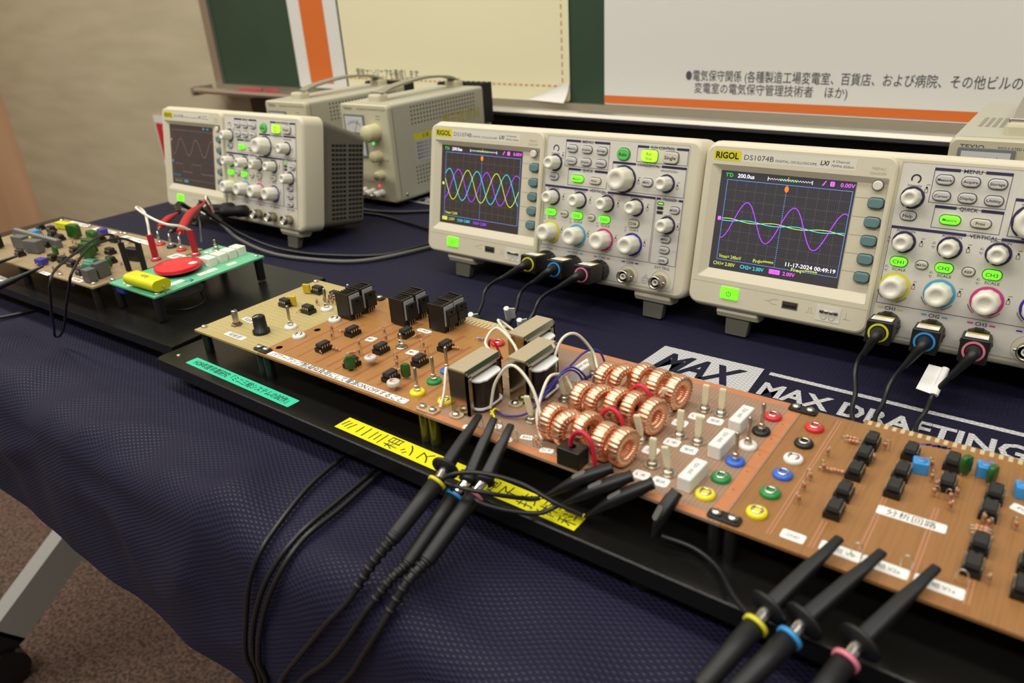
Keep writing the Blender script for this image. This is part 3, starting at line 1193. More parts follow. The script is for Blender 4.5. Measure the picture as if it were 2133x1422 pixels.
    btn('MODE', 283.3, 77, 9, 5.6, 'key_grey', 'MODE', th=1.9, tw=6.5)
    for v, tx in ((51.4, 'MENU'), (42, 'FORCE'), (32.8, '50%')):
        btn('T' + tx, 277.8, v, 10, 5.4, 'key_grey', tx, th=1.9, tw=6)
    for v in (100.4, 86.4, 72.8, 59.1, 45.4):
        btn('soft', 135, v, 10.6, 7.2, 'softkey', '', out=.4, name='softkey', r=2.8, tall=3.2)
    btn('menuonoff', 134.5, 113.2, 7, 7, 'ivory_light', '', out=3.2, r=3.4, tall=2)
    for v, m in ((81.3, 'key_lit'), (77.4, 'vent_dark'), (73.6, 'vent_dark')):
        btn('led' + m, 269.6, v, 5, 1.7, m, '', r=.5, tall=.4, name='indicator_light')
    kk = 'power'
    if kk not in SCOPE:
        b = MB()
        b.slab(-7.6, -5, 7.6, 5.2, 0, 1.0, 1, .5, 'key_lit', FM)
        b.arc(-.5, -.3, 1.6, 2.1, 120, 420, 1.1, 'ink_navy', FM)
        b.rect(-.75, -.3, -.25, 2.2, 1.12, 'ink_navy', FM)
        SCOPE[kk] = b.mesh('power_button')
    link('power_button', SCOPE[kk], t, (37.6, -3.2, 15.2), label='glowing green power button')
    if 'usb' not in SCOPE:
        b = MB()
        b.slab(-6.6, -3.4, 6.6, 3.4, .0, .1, .8, 0, 'ink_faint', FM)
        b.slab(-6, -2.8, 6, 2.8, .1, .2, .6, 0, 'vent_dark', FM)
        b.slab(-4.6, .2, 4.6, 1.9, .2, .5, .2, 0, 'metal_dark', FM)
        b.frame(-6, -2.8, 6, 2.8, .7, .25, 'metal', FM)
        SCOPE['usb'] = b.mesh('usb_port')
        b = MB()
        b.slab(-9, -6, 9, 6, 0, .25, .8, 0, 'ivory_light', FM)
        for x, m in ((-5, 'metal_dark'), (-1.5, 'metal'), (2, 'metal'), (5.5, 'metal_dark')):
            b.slab(x - 1.5, .5, x + 1.5, 2.4, .25, 1.6, .5, .3, m, FM)
        b.arc(-3, -2.5, 1.8, 2.4, 180, 360, .4, 'ink_faint', FM)
        b.arc(3, -2.5, 1.8, 2.4, 180, 360, .4, 'ink_faint', FM)
        SCOPE['cal'] = b.mesh('probe_terminal')
    link('usb_port', SCOPE['usb'], t, (87.4, -3.2, 14.6))
    link('probe_terminal', SCOPE['cal'], t, (117, -3.2, 13.6))
    for u in [c for i, c in enumerate(CH) if i >= plugged] + [278]:
        comp('bnc', bnc_make, t, (u, -.3, 14.5))
    return t


Z0 = 24.2
make_scope('middle oscilloscope showing three overlapping waves, three black probes plugged in', (0, 0, Z0), screen_three_phase, 'screen_brown', (1, 1, 1, 0), 3)
make_scope('right oscilloscope whose screen shows one tall purple wave and nearly flat traces', (302.9 + 1.6, .6, Z0), screen_single, 'screen_dark', (1, 1, 1, 0), 3)
make_scope('far left oscilloscope with dim screen, behind the small circuit boards', (-483.7, -24.7, Z0), screen_dimmed, 'screen_brown', (1, 1, 0, 0), 2)
# ------------------------------------------------------------------ bench power supplies
def psu_parts():
    G = {}
    b = MB()
    b.loft([[(x, y, z) for x, z in rr(0, 0, 97, 136, 4, 3)] for y in (8, 208)], 'psu_case')
    G['case'] = b.mesh('case')
    b = MB()
    b.loft([[(x, y, z) for x, z in rr(i, i, 97 - i, 136 - i, 5, 4)] for i, y in ((1.5, 0), (0, 1.5), (0, 10))], 'psu_front', False)
    b.box(8, -.4, 60, 89, 0, 62, 'ink_faint')
    G['front'] = b.mesh('front_panel')
    b = MB()
    for z0, z1 in ((103, 130), (18, 46)):
        for j in range(5):
            for i in range(22):
                y, z = 46 + i * 6.6, z0 + 2 + j * 5.7
                b.add([(97.15, y + 1.5 * math.cos(a), z + 1.5 * math.sin(a)) for a in [k * PI / 3 for k in range(6)]], [(0, 1, 2, 3, 4, 5)], 'vent_dark')
    G['holes'] = b.mesh('vent_holes')
    b = MB()
    for i in range(9):
        x = 4 + i * 11
        b.box(x, 208, 80, x + 5, 232, 140, 'black_matte')
    b.box(3, 208, 76, 94, 214, 138, 'black_matte')
    b.box(2, 208, 62, 95, 228, 78, 'psu_case')
    b.box(6, 208, 8, 91, 226, 60, 'black_matte')
    G['sink'] = b.mesh('rear_heatsink')
    b = MB()
    pts = [(48, 30, 138), (48, 38, 146), (48, 62, 152), (48, 120, 157), (48, 170, 154), (48, 196, 147), (48, 204, 138)]
    P = curve(pts, 6)
    b.loft([[(p.x + dx, p.y, p.z + dz) for dx, dz in ((-9, -1.6), (9, -1.6), (9, 1.6), (-9, 1.6))] for p in P], 'psu_strap', False)
    G['strap'] = b.mesh('handle')
    b = MB()
    b.slab(36, -10, 60, 10, 136, 146, 4, 3, 'psu_front')
    b.slab(37, -3, 59, 3, 146, 149, 1, .5, 'metal_bright')
    G['ends'] = b.mesh('handle_end')
    F = rotM(x=PI / 2)
    b = MB()
    b.slab(0, 0, 42, 28, 0, 1.6, 1.5, .6, 'meter_frame', F)
    b.rect(3, 3, 39, 25, 1.7, 'meter_face', F)
    b.arc(21, -2, 18.6, 19.1, 50, 130, 1.8, 'ink_black', F)
    for k in range(11):
        a = math.radians(50 + 8 * k)
        b.strip([(21 + 19 * math.cos(a), -2 + 19 * math.sin(a)), (21 + 22.5 * math.cos(a), -2 + 22.5 * math.sin(a))], .4, 1.8, 'ink_black', F)
    G['meter'] = b.mesh('meter')
    b = MB()
    b.strip([(21, 3), (30, 21)], .6, 2.0, 'ink_red', F)
    G['needle'] = b.mesh('needle')
    for k, r, h in (('big', 12, 20), ('mid', 8, 13), ('small', 6.5, 12)):
        b = MB()
        b.lathe([(r, 0), (r * .98, h * .9), (r * .9, h), (.01, h)], 'psu_knob', 24, F)
        G['knob' + k] = b.mesh('knob')
    for m in ('led_green', 'led_red'):
        b = MB()
        b.ball((0, 0, 0), 1.7, m)
        G[m] = b.mesh('indicator_light')
    for m in ('white_plastic', 'plug_red'):
        b = MB()
        b.lathe([(5, 0), (5, 4), (3.5, 5), (3.5, 7), (5, 8), (5, 15), (3.5, 17)], m, 16, F)
        b.lathe([(3, 17), (3, 24), (2, 25)], 'metal', 12, F)
        G['term' + m] = b.mesh('binding_post')
    b = MB()
    b.text('REGULATED DC POWER SUPPLY PA18-3B', 2.2, 'ink_grey', 92, 129.5, .15, 'R', 56, M=F)
    b.text('COARSE', 1.6, 'ink_grey', 76, 121, .15, M=F)
    b.text('VOLTAGE', 1.6, 'ink_grey', 76, 117, .15, M=F)
    b.text('TEXIO', 3.6, 'ink_grey', 8, 129.5, .15, 'L', 18, .012, M=F)
    b.text('OUTPUT', 2, 'ink_grey', 48, 27, .15, M=F)
    G['print'] = b.mesh('panel_lettering')
    b = MB()
    SF = Matrix(((0, 0, 1, 0), (1, 0, 0, 0), (0, 1, 0, 0), (0, 0, 0, 1)))
    b.rect(46, 50, 132, 81, 97.3, 'label_grey', SF)
    b.rect(46, 81, 132, 90, 97.3, 'logo_yellow', SF)
    b.text('注 意', 4.5, 'ink_grey', 70, 85.5, 97.45, M=SF)
    for j in range(5):
        b.text('電源を切ってから接続すること', 2.6, 'ink_grey', 88, 76 - j * 5.2, 97.45, 'C', 76, M=SF)
    G['caution'] = b.mesh('caution_label')
    b = MB()
    b.text('電子技術科', 15, 'text_yellow', 110, 99, 97.3, 'L', 88, M=SF)
    G['mark'] = b.mesh('painted_lettering')
    b = MB()
    b.lathe([(5, -7.9), (6, 0)], 'black_plastic', 12)
    G['feet'] = b.mesh('foot')
    b = MB()
    for k in range(9):
        b.box(12 + k * 5.4, 60, 136.02, 15 + k * 5.4, 110, 136.3, 'psu_strap')
    G['slots'] = b.mesh('top_vents')
    b = MB()
    b.ball((0, 0, 0), 2.4, 'metal')
    G['screw'] = b.mesh('screw')
    return G


PG = psu_parts()


def make_psu(label, loc, grey=False):
    t = thing('bench_power_supply', label, 'power supply', loc, group='bench power supplies behind the oscilloscopes')
    cs = link('case', PG['case'], t)
    link('vent_holes', PG['holes'], cs)
    link('painted_lettering', PG['mark'], cs)
    link('caution_label', PG['caution'], t, label='yellow and grey caution label')
    for y in (20, 185):
        link('screw', PG['screw'], cs, (97, y, 9))
    fp = link('front_panel', PG['front'], t)
    link('panel_lettering', PG['print'], fp)
    if grey:
        link('top_vents', PG['slots'], cs)
    else:
        link('rear_heatsink', PG['sink'], t, label='black finned heat sink')
    h = link('handle', PG['strap'], t)
    for y in (32, 198):
        link('handle_end', PG['ends'], h, (0, y, 0))
    for x in (12, 85):
        for y in (18, 195):
            link('foot', PG['feet'], t, (x, y, 0))
    for x, z in ((7, 101 if grey else 94), (7, 62)):
        m = link('meter', PG['meter'], t, (x, 0, z))
        link('needle', PG['needle'], m)
    for k, x, z in (('big', 69, 99), ('mid', 70, 66), ('small', 71, 39)):
        link('knob', PG['knob' + k], t, (x, 0, z))
    link('indicator_light', PG['led_green'], t, (62, -.5, 83), label='green indicator light')
    link('indicator_light', PG['led_red'], t, (63, -.5, 22.5), label='red indicator light')
    for m, x in (('plug_red', 17), ('white_plastic', 32), ('white_plastic', 50), ('white_plastic', 68)):
        link('binding_post', PG['term' + m], t, (x, 0, 13))
    return t


make_psu('beige bench power supply nearest the middle oscilloscope, yellow caution label on its side', (-320, 175.5, 8))
make_psu('beige bench power supply partly hidden behind the far left oscilloscope', (-478, 163, 8))
make_psu('grey bench power supply standing behind the right oscilloscope', (459, 176, 8), True)
# ------------------------------------------------------------------ three-phase demonstration unit (large)
PZ = 48.0                                   # top of the circuit boards
BZ = 26.0                                   # top of the black base plate
unit = thing('demonstration_board', 'long black base plate carrying four joined circuit boards, copper coils and transformers', 'circuit board')


def upart(name, b, parent=None, label=None, loc=(0, 0, 0)):
    return link(name, b.mesh(name), parent or unit, loc, 0, label)


b = MB()
b.loft([[(x, y, z) for x, y in rr(-10 + i, -313.5 + i, 640 - i, -142 - i, 3, 3)] for i, z in ((0, 15), (0, BZ - .8), (.8, BZ))], 'black_base')
base = upart('base_plate', b)
for x in (12, 300, 420, 620):
    for y in (-296, -158):
        b = MB()
        b.lathe([(8, .8), (10, 15)], 'black_matte', 16)
        upart('rubber_foot', b, base, loc=(x, y, 0))
b = MB()
b.lathe([(1.8, 0), (1.6, .7), (.01, .9)], 'metal', 12)
fsm = b.mesh('screw')
for x, y in ((3, -301), (3, -160)):
    link('screw', fsm, base, (x, y, BZ))


def sticker(parent, x, y, w, h, txt, z, m='paper', ink='ink_black', th=None, rot=0.0, r=1.0, tw=None, name='sticker', label=None, vertical=False, bold=0.0):
    b = MB()
    b.slab(-w / 2, -h / 2, w / 2, h / 2, 0.02, .14, r, 0, m)
    th = th or h * .5
    if vertical:
        n = len(txt)
        for i, c in enumerate(txt):
            b.text(c, th, ink, -w / 2 + w * (i + .5) / n, 0, .22, 'C', rot=PI / 2, bold=bold)
    elif txt:
        b.text(txt, th, ink, 0, 0, .22, 'C', tw, bold)
    return link(name, b.mesh(name), parent, (x, y, z), rot, label)


sticker(base, 86, -301.5, 130, 10.6, 'H28年度卒業研究「ミニ三相システムの試作」', BZ, 'tape_green', th=5.0, tw=118, bold=.008, rot=-.012, name='tape_label', label='turquoise tape label with black lettering')
sticker(base, 254, -301, 110, 13.5, 'ミニ三相システム', BZ, 'tape_yellow', th=8.8, vertical=True, rot=-.012, r=.3, name='tape_label', label='yellow tape label with handwritten black lettering', bold=-.006)
sticker(base, 352, -302, 68, 14.5, '電子技術科', BZ, 'tape_yellow', th=9.0, vertical=True, rot=.0, r=.3, name='tape_label', label='shorter yellow tape label with handwritten black lettering', bold=-.006)

X = (17.5, 100, 265.5, 455, 640)            # board edges along x
Y0, Y1 = -290.5, -165
boards = []
for i, (m, y1) in enumerate((('pcb_perf', Y1), ('pcb_amp', Y1), ('pcb_load', Y1), ('pcb_an', Y1 - 1.5))):
    b = MB()
    b.box(X[i] + .15, Y0, PZ - 1.6, X[i + 1] - .15, y1, PZ, m)
    boards.append(upart('circuit_board', b, label=('olive perforated circuit board', 'orange brown amplifier circuit board', 'perforated circuit board with copper borders', 'brown circuit board full of black chips')[i]))
perf, amp, load, ana = boards
# solder tracks and copper borders, part of each board's surface
b = MB()
for k in range(26):
    b.box(24 + (k % 2), -283 + k * 4.4, PZ, 96, -282.6 + k * 4.4, PZ + .06, 'trace_tan')
for k in range(12):
    b.box(30 + k * 4.5, -286.5, PZ, 31.5 + k * 4.5, -286, PZ + .06, 'trace_tan')
for k in range(14):
    b.lathe([(.7, PZ), (.01, PZ + .1)], 'trace_tan', 8, Matrix.Translation((20.5, -278 + k * 7.4, 0)))
upart('solder_tracks', b, perf)
b = MB()
for x in (116, 131, 150, 162, 171, 190, 203, 213, 229, 250):
    w = 3 + (x * 7 % 4)
    b.box(x, -279, PZ, x + w * .5, -190 - (x % 3) * 12, PZ + .03, 'trace_brown')
for k in range(9):
    b.box(196 + k * 3.6, -172, PZ, 198.2 + k * 3.6, -165, PZ + .08, 'trace_tan')
upart('solder_tracks', b, amp)
b = MB()
b.box(191, -165, PZ - 1.6, 232, -160, PZ, 'pcb_perf')
for k in range(10):
    b.box(193 + k * 3.8, -165, PZ, 195.3 + k * 3.8, -160.3, PZ + .08, 'trace_tan')
upart('edge_connector', b, amp)
b = MB()
b.box(447.6, Y0 + 2, PZ, 454, Y1 - 2, PZ + .06, 'copper_strip')
b.box(267, Y0 + .5, PZ, 447.6, Y0 + 5, PZ + .05, 'copper_strip')
b.box(267, Y1 - 6, PZ, 447.6, Y1 - .5, PZ + .05, 'copper_strip')
b.box(267, Y0 + 5, PZ, 272, Y0 + 20, PZ + .05, 'copper_strip')
for k in range(6):
    b.lathe([(.5, PZ + .07), (.01, PZ + .1)], 'copper_core', 8, Matrix.Translation((450, -280 + k * 18, 0)))
upart('copper_border', b, load)
b = MB()
for x, y0, y1 in ((474.5, -285, -170), (493, -284, -262), (511.5, -284, -226), (533, -284, -225), (553.5, -284, -268)):
    for d in (0, 1.6):
        b.box(x + d, y0, PZ, x + d + .7, y1, PZ + .05, 'trace_pinkish')
b.box(566, -182, PZ, 640, -181, PZ + .05, 'trace_pinkish')
b.text('DC用基板', 4.2, 'trace_brown', 549, -287, PZ + .06, 'C', 16)
upart('solder_tracks', b, ana)
b = MB()
b.box(487, -166.5, PZ - 1.6, 636, -161, PZ, 'pcb_an')
for k in range(34):
    b.box(489 + k * 4.2, -166, PZ, 491 + k * 4.2, -161.3, PZ + .07, 'trace_tan')
upart('edge_connector', b, ana)
for x, y in ((107, -240), (107, -276)):
    b = MB()
    b.lathe([(2.6, PZ + .05), (.01, PZ + .06)], 'hole_black', 16, Matrix.Translation((x, y, 0)))
    upart('drill_hole', b, amp)


def screw_make():
    b = MB()
    b.lathe([(2.3, 0), (2.5, .5), (2.2, 1.4), (1.2, 2.0), (.01, 2.1)], 'metal_bright', 14)
    b.box(-1.3, -.25, 1.95, 1.3, .25, 2.25, 'metal_dark')
    return [('screw', b)]


def post_make(m):
    def f():
        b = MB()
        b.lathe([(3.6, BZ - PZ + .05), (3.6, -1.65)], m, 10)
        b.lathe([(1.6, -1.7), (1.6, 1)], 'metal', 8)
        return [('standoff', b)]
    return f


for x, y in ((21, -283.5), (20, -169)):
    comp('post', post_make('black_plastic'), unit, (x, y, PZ))
    comp('screw', screw_make, unit, (x, y, PZ + .05))


def bridge_make(m):
    def f():
        b = MB()
        b.slab(-8, -3.6, 8, 3.6, 0, 1.3, 2, .4, m)
        s = MB()
        for x in (0,):
            s.lathe([(2.3, 1.3), (2.6, 1.7), (2.2, 2.7), (1.2, 3.3), (.01, 3.4)], 'metal_bright', 14, Matrix.Translation((x, 0, 0)))
            s.box(x - 1.4, -.25, 3.2, x + 1.4, .25, 3.5, 'metal_dark')
        s2 = MB()
        for q in (s, s2):
            dx = -4 if q is s else 4
            if q is s2:
                q.v, q.f, q.fm, q.fs, q.mats = [(p[0] + 8, p[1], p[2]) for p in s.v], s.f, s.fm, s.fs, s.mats
            else:
                q.v = [(p[0] - 4, p[1], p[2]) for p in q.v]
        return [('joining_bracket', b), ('screw', s), ('screw', s2)]
    return f


for x, m, pm in ((100, 'black_plastic', 'black_plastic'), (265.5, 'bracket_clear', 'post_clear'), (455, 'black_plastic', 'black_plastic')):
    for y in (-285.3, -169.8):
        comp('bridge' + m, bridge_make(m), unit, (x, y, PZ + .1))
        for dx in (-4, 4):
            comp('post' + pm, post_make(pm), unit, (x + dx, y, PZ))


def ic_make(nside, w=6.0, l=9.4, socket=True):
    def f():
        s = MB()
        z = 0
        if socket:
            s.box(-w / 2 - .9, -l / 2 - .5, .3, w / 2 + .9, l / 2 + .5, 3.4, 'black_plastic')
            z = 3.4
        for sx in (-1, 1):
            for i in range(nside):
                y = (i - (nside - 1) / 2) * 2.25
                s.box(sx * (w / 2 + .6) - .3, y - .35, -.0, sx * (w / 2 + .6) + .3, y + .35, .6, 'pin')
        c = MB()
        c.loft([[(-w / 2 + i, -l / 2 + i, q), (w / 2 - i, -l / 2 + i, q), (w / 2 - i, l / 2 - i, q), (-w / 2 + i, l / 2 - i, q)] for i, q in ((.4, z + .5), (0, z + 1.7), (.5, z + 3.4))], 'ic_black')
        c.arc(0, l / 2 - .6, 0, .9, 180, 360, z + 3.43, 'hole_black')
        p = MB()
        for sx in (-1, 1):
            for i in range(nside):
                y = (i - (nside - 1) / 2) * 2.25
                x = sx * (w / 2 + .25)
                p.box(min(x, x + sx * .3), y - .55, z + .6, max(x, x + sx * .3), y + .55, z + 2.2, 'pin')
                p.box(min(x, x + sx * .25), y - .28, z - .6, max(x, x + sx * .25), y + .28, z + .6, 'pin')
        return [('integrated_circuit', s), ('chip_body', c), ('pins', p)]
    return f


IC4, IC7 = ic_make(4), ic_make(4, 5.8, 9.8)
for x, y in ((44, -221), (73, -220.5), (45, -187), (69, -188)):
    comp('ic4', IC4, unit, (x, y, PZ), PI / 2)
for x, y in ((139, -232), (177, -213), (218, -215), (180, -242), (218, -242), (179, -269), (217, -269), (141, -262)):
    comp('ic4', IC4, unit, (x, y, PZ))
for x, y in ((496, -187), (496, -202.5), (496, -219), (496, -239), (496, -255), (515, -187), (515, -208), (515, -224), (534, -186), (535, -206), (554.5, -204), (554, -219), (554, -246), (553.5, -262), (572, -249), (571.5, -266), (576, -205), (590, -188), (592, -230)):
    comp('ic7', IC7, unit, (x, y, PZ))


def toggle_make(ring, h=19):
    def f():
        b = MB()
        if ring == 'washer':
            b.lathe([(4.6, 0), (4.6, .5), (3.6, .9)], 'metal', 20)
        else:
            b.lathe([(4.9, 0), (5.1, .8), (4.7, 2.0), (3.3, 2.4), (2.6, 2.2)], 'jack_' + ring, 24)
        n = MB()
        n.lathe([(2.3, .6), (2.3, 3.6), (1.7, 4.0), (1.7, 6.0), (1.0, 6.3)], 'metal', 6, None, False)
        l = MB()
        k = 1.0 if ring != 'washer' else .62
        l.lathe([(.85, 5.8), (1.05 * 1.0, 8), (1.15, h * k - 1), (.8, h * k - .2), (.01, h * k)], 'metal', 12)
        return [('toggle_switch', b), ('nut', n), ('lever', l)]
    return f


for x, y, c in ((85, -248, 'white'), (81.5, -208.5, 'white'), (100.5, -187.5, 'white'), (245, -273, 'yellow'), (244, -256, 'green'), (242, -240.5, 'blue'), (443, -204.5, 'black'), (442, -222, 'white'), (442, -239.5, 'blue'), (92, -192, 'white')):
    comp('tog' + c, toggle_make(c), unit, (x, y, PZ), 0, 'toggle switch on %s ring' % c)
comp('togwasher', toggle_make('washer', 18), unit, (187, -228.5, PZ))


def jack_make(c):
    def f():
        b = MB()
        b.lathe([(4.9, 0), (5.1, .9), (4.7, 2.0), (3.5, 2.5), (2.7, 2.3)], 'jack_' + c, 28)
        s = MB()
        s.lathe([(3.1, 2.2), (2.9, 3.0), (2.2, 3.1), (2.0, 2.8)], 'metal_bright', 20, None, True, (False, False))
        s.lathe([(2.1, 2.95), (2.0, .3), (.01, .25)], 'hole_black', 16, None, True, (False, True))
        return [('panel_jack', b), ('socket_sleeve', s)]
    return f


for x, y, c in [(105, -256, 'white'), (105, -220.5, 'white'), (268, -272, 'yellow'), (245, -189, 'red'), (443, -186, 'red'), (441.5, -257, 'green'), (440.5, -274, 'yellow')] + [(466.3, yy, c) for yy, c in ((-186, 'red'), (-204.5, 'black'), (-221.7, 'white'), (-238, 'blue'), (-256, 'green'), (-274, 'yellow'))]:
    comp('jack' + c, jack_make(c), unit, (x, y, PZ), 0, c + ' panel jack')


# knob and slotted shaft on the olive board
def bigknob_make():
    b = MB()
    n = 32
    b.loft([[(r * (1 - .05 * (i % 2) * q) * math.cos(2 * PI * i / n), r * (1 - .05 * (i % 2) * q) * math.sin(2 * PI * i / n), z) for i in range(n)] for r, z, q in ((6.6, 0, 0), (6.6, 2.6, 0), (5.2, 3.2, 1), (4.9, 13, 1), (4.3, 14.2, 1))], 'black_plastic', True)
    b.box(-.35, -4.4, 14.1, .35, 0, 14.5, 'white_plastic')
    return [('control_knob', b)]


comp('bigknob', bigknob_make, unit, (72, -266, PZ))


def shaft_make():
    b = MB()
    b.lathe([(4.4, 0), (4.4, 1.0), (3.2, 1.4), (3.2, 2.6)], 'metal_dark', 6, None, False)
    s = MB()
    s.lathe([(2.5, 2.4), (2.5, 12), (2.1, 12.8), (.01, 12.8)], 'metal', 18)
    s.box(-2.3, -.3, 12.6, 2.3, .3, 12.95, 'hole_black')
    r = MB()
    r.lathe([(2.8, 1.4), (2.7, 3.0)], 'ink_red', 12)
    return [('potentiometer', b), ('slotted_shaft', s), ('paint_seal', r)]


comp('shaft', shaft_make, unit, (41, -267, PZ))


def film_make():
    b = MB()
    b.slab(-3.6, -1.3, 3.6, 1.3, 1.2, 9.0, 1.0, .8, 'film_yellow')
    for x in (-2.4, 2.4):
        b.box(x - .25, -.25, 0, x + .25, .25, 1.3, 'pin')
    return [('film_capacitor', b)]


comp('film', film_make, unit, (49, -217.5, PZ), .35)
comp('film', film_make, unit, (37, -192.5, PZ), .35)


def res_make(body, stand=True):
    def f():
        b = MB()
        if stand:
            b.tube([(0, 0, 0), (0, 0, 5.6), (.8, 0, 6.6), (2.0, 0, 6.0), (2.3, 0, 3), (2.3, 0, 0)], .22, 'pin', 5, 3)
            b.lathe([(.6, 1.4), (1.0, 1.7), (.8, 2.4), (.8, 4.0), (1.0, 4.6), (.6, 5)], body, 10)
            b.lathe([(.86, 2.6), (.86, 3.1)], 'res_band', 10)
            b.lathe([(.86, 3.5), (.86, 3.9)], 'brass', 10)
        else:
            b.tube([(-4.5, 0, 0), (-4.4, 0, 1.6), (-3, 0, 2.1), (3, 0, 2.1), (4.4, 0, 1.6), (4.5, 0, 0)], .22, 'pin', 5, 3)
            H_ = rotM(y=PI / 2, loc=(0, 0, 2.1))
            b.lathe([(.6, -2.6), (1.15, -2.2), (.9, -1.4), (.9, 1.4), (1.15, 2.2), (.6, 2.6)], body, 10, H_)
            for q, c in ((-1.3, 'res_band'), (-.5, 'brass'), (.3, 'res_band')):
                b.lathe([(.98, q), (.98, q + .4)], c, 10, H_)
        return [('resistor', b)]
    return f


RS, RF = res_make('res_tan'), res_make('res_tan', False)
rnd = random.Random(3)
for x, y in ((67, -199), (71, -195), (74, -200), (70, -191), (76, -194), (78, -199), (66, -206), (120, -236), (130, -245), (170, -254), (159, -244), (160, -219), (170, -227), (207, -253), (202, -221), (211, -229), (200, -246)):
    comp('rs', RS, unit, (x, y, PZ), rnd.uniform(0, 6))
for x, y, a in ((66, -222, 1.3), (44, -184, .3), (149, -258, .1), (142, -266, -.5), (186, -210, 1.2), (225, -212, .4), (165, -256, .9), (215, -256, .9), (130, -233, .6)):
    comp('rf', RF, unit, (x, y, PZ), a)
for x, y in ((480, -209), (479, -235), (479, -245), (480, -256), (503, -188), (501, -203), (526, -193), (528, -205), (531, -217), (531, -210), (538, -217), (540, -212), (539, -224), (553, -226), (555, -229), (565, -224), (560, -267), (482, -224)):
    comp('rs', RS, unit, (x, y, PZ), rnd.uniform(0, 6))
for x, y, a in ((486, -187.5, .1), (484, -223, .1), (489, -222, .1), (488, -190.5, .1), (553, -232.5, .1), (553, -235, .1), (554, -237.5, .1)):
    comp('rf', RF, unit, (x, y, PZ), a)
comp('rblue', res_make('res_blue', False), unit, (231, -191, PZ), .25, 'pale blue banded resistor')


# finned heat sinks with a transistor clamped on each
def sink_make():
    b = MB()
    w, d, h0, h1 = 15, 12.6, 1.2, 22
    b.box(w - 2.2, 0, h0, w, d, h1, 'heatsink')
    b.box(0, 0, h0, w - 2.2, 1.3, h1, 'heatsink')
    b.box(0, d - 1.3, h0, w - 2.2, d, h1, 'heatsink')
    for y in (3.6, 6.2, 8.8):
        b.box(1.0, y - .45, h0, w - 2.2, y + .45, h1 - .3, 'heatsink')
    b.box(0, 0, h0, .9, d, h1 - 4, 'heatsink')
    m = MB()
    m.box(w + .02, 1.0, 5.5, w + .5, d - .8, h1 - 1.0, 'mica_grey')
    t = MB()
    t.box(w + .5, 2.6, 5, w + 2.6, d, h1 - 4.2, 'transistor')
    t.box(w + 2.6, 2.9, 5.3, w + 3.3, d - .3, 12.6, 'transistor')
    t.lathe([(.9, 0), (.9, .3)], 'hole_black', 10, rotM(y=PI / 2, loc=(w + 2.5, d / 2 + .7, 15.6)))
    for k in range(3):
        y = 4.4 + k * 2.4
        t.box(w + 1.2, y - .25, 0, w + 1.6, y + .25, 7, 'pin')
    return [('heat_sink', b), ('insulating_sheet', m), ('transistor', t)]


for x, y, a in ((103, -215, 0), (102.5, -200.5, 0), (150, -202, 0), (149, -187.5, 0), (184.5, -195.5, 0.03), (183, -181.5, -.06)):
    comp('sink', sink_make, unit, (x, y, PZ), a)


def disc_make():
    b = MB()
    b.lathe([(1.0, 0), (1.0, 3.6)], 'trim_clear', 10)
    b.lathe([(4.2, 3.6), (4.4, 4.4), (4.4, 5.6), (4.0, 6.2), (.01, 6.2)], 'trim_clear', 20)
    s = MB()
    s.arc(-1.4, .8, 0, 1.3, 0, 300, 6.25, 'ink_red')
    s.box(-2.2, -1.4, 6.2, 1.8, -.9, 6.26, 'ink_grey')
    return [('trimmer_disc', b), ('red_paint_mark', s)]


comp('disc', disc_make, unit, (188, -259.5, PZ))
comp('disc', disc_make, unit, (228, -277, PZ), .4)


def gcap_make():
    b = MB()
    b.loft([[(x, y, z) for x, y in rr(-w, -1.6, w, 1.6, 1.5, 4)] for w, z in ((2.0, 1.6), (3.3, 2.4), (3.5, 7), (3.2, 10), (2.0, 11))], 'cap_green', True)
    for x in (-1.9, 1.9):
        b.box(x - .25, -.25, 0, x + .25, .25, 2.2, 'pin')
    return [('ceramic_capacitor', b)]


for x, y, a in ((224.5, -262, .4), (540, -190, 1.0), (551.5, -192.5, 1.2), (183, -273.5, .9)):
    comp('gcap', gcap_make, unit, (x, y, PZ), a, 'dark green capacitor')

T_ = lambda x, y, w, h, t, **k: sticker(unit, x, y, w, h, t, PZ, **k)
T_(58.5, -280.7, 23, 5.8, '発振部', th=3.6, tw=15)
T_(41, -256, 15, 5.4, '周波数', th=3.2, tw=11, rot=-.12)
T_(177.5, -285.2, 139, 5.6, 'パワーアンプ部(疑似負荷にして電源ON.OFFすること', th=4.2, tw=132, rot=.004, bold=.008, label='long white paper strip with black lettering')
T_(157, -230.5, 7.5, 7, '幅V', th=2.4, rot=.1)
T_(200, -231, 8, 7, '幅U', th=2.4, rot=.1)
T_(182, -199, 13.5, 5.2, 'F.180V', th=2.2, r=2.6, tw=9)
for x, y, t in ((406, -207.5, 'L 小'), (417, -206.5, '抵抗'), (406, -239.5, 'L 中'), (417, -241.5, '抵抗'), (401, -219, 'コイル'), (400, -253, 'コイル'), (406, -275.5, 'L 大'), (417, -275.5, '抵抗')):
    T_(x, y, 8.8, 7.4, t, th=2.2, rot=.06, tw=5.2, r=1.8)
for x, y, t in ((300, -287, '変圧器'), (312, -278, 'R S T'), (335, -278, '変圧比'), (352, -283, 'CT'), (326, -286, 'u v')):
    T_(x, y, 8, 4.4, t, th=1.8, rot=.3, tw=5, r=1.2)
T_(526, -240, 29, 6.8, '分析回路', th=4.2, tw=21, rot=.02, label='white label with black lettering')
T_(485.5, -280.7, 10.6, 6.4, 'GND', th=2.4, tw=6, ink='ink_grey')
for x, w, t in ((505.5, 17, '位相 V0'), (523.7, 18.5, '位相 V2a'), (544.2, 18.5, '位相 V1a')):
    T_(x, -279.4, w, 7, t, th=2.6, tw=12, ink='ink_grey', rot=.01)
T_(567, -206.5, 11, 6, 'POS', th=2.4, rot=-.3)
b = MB()
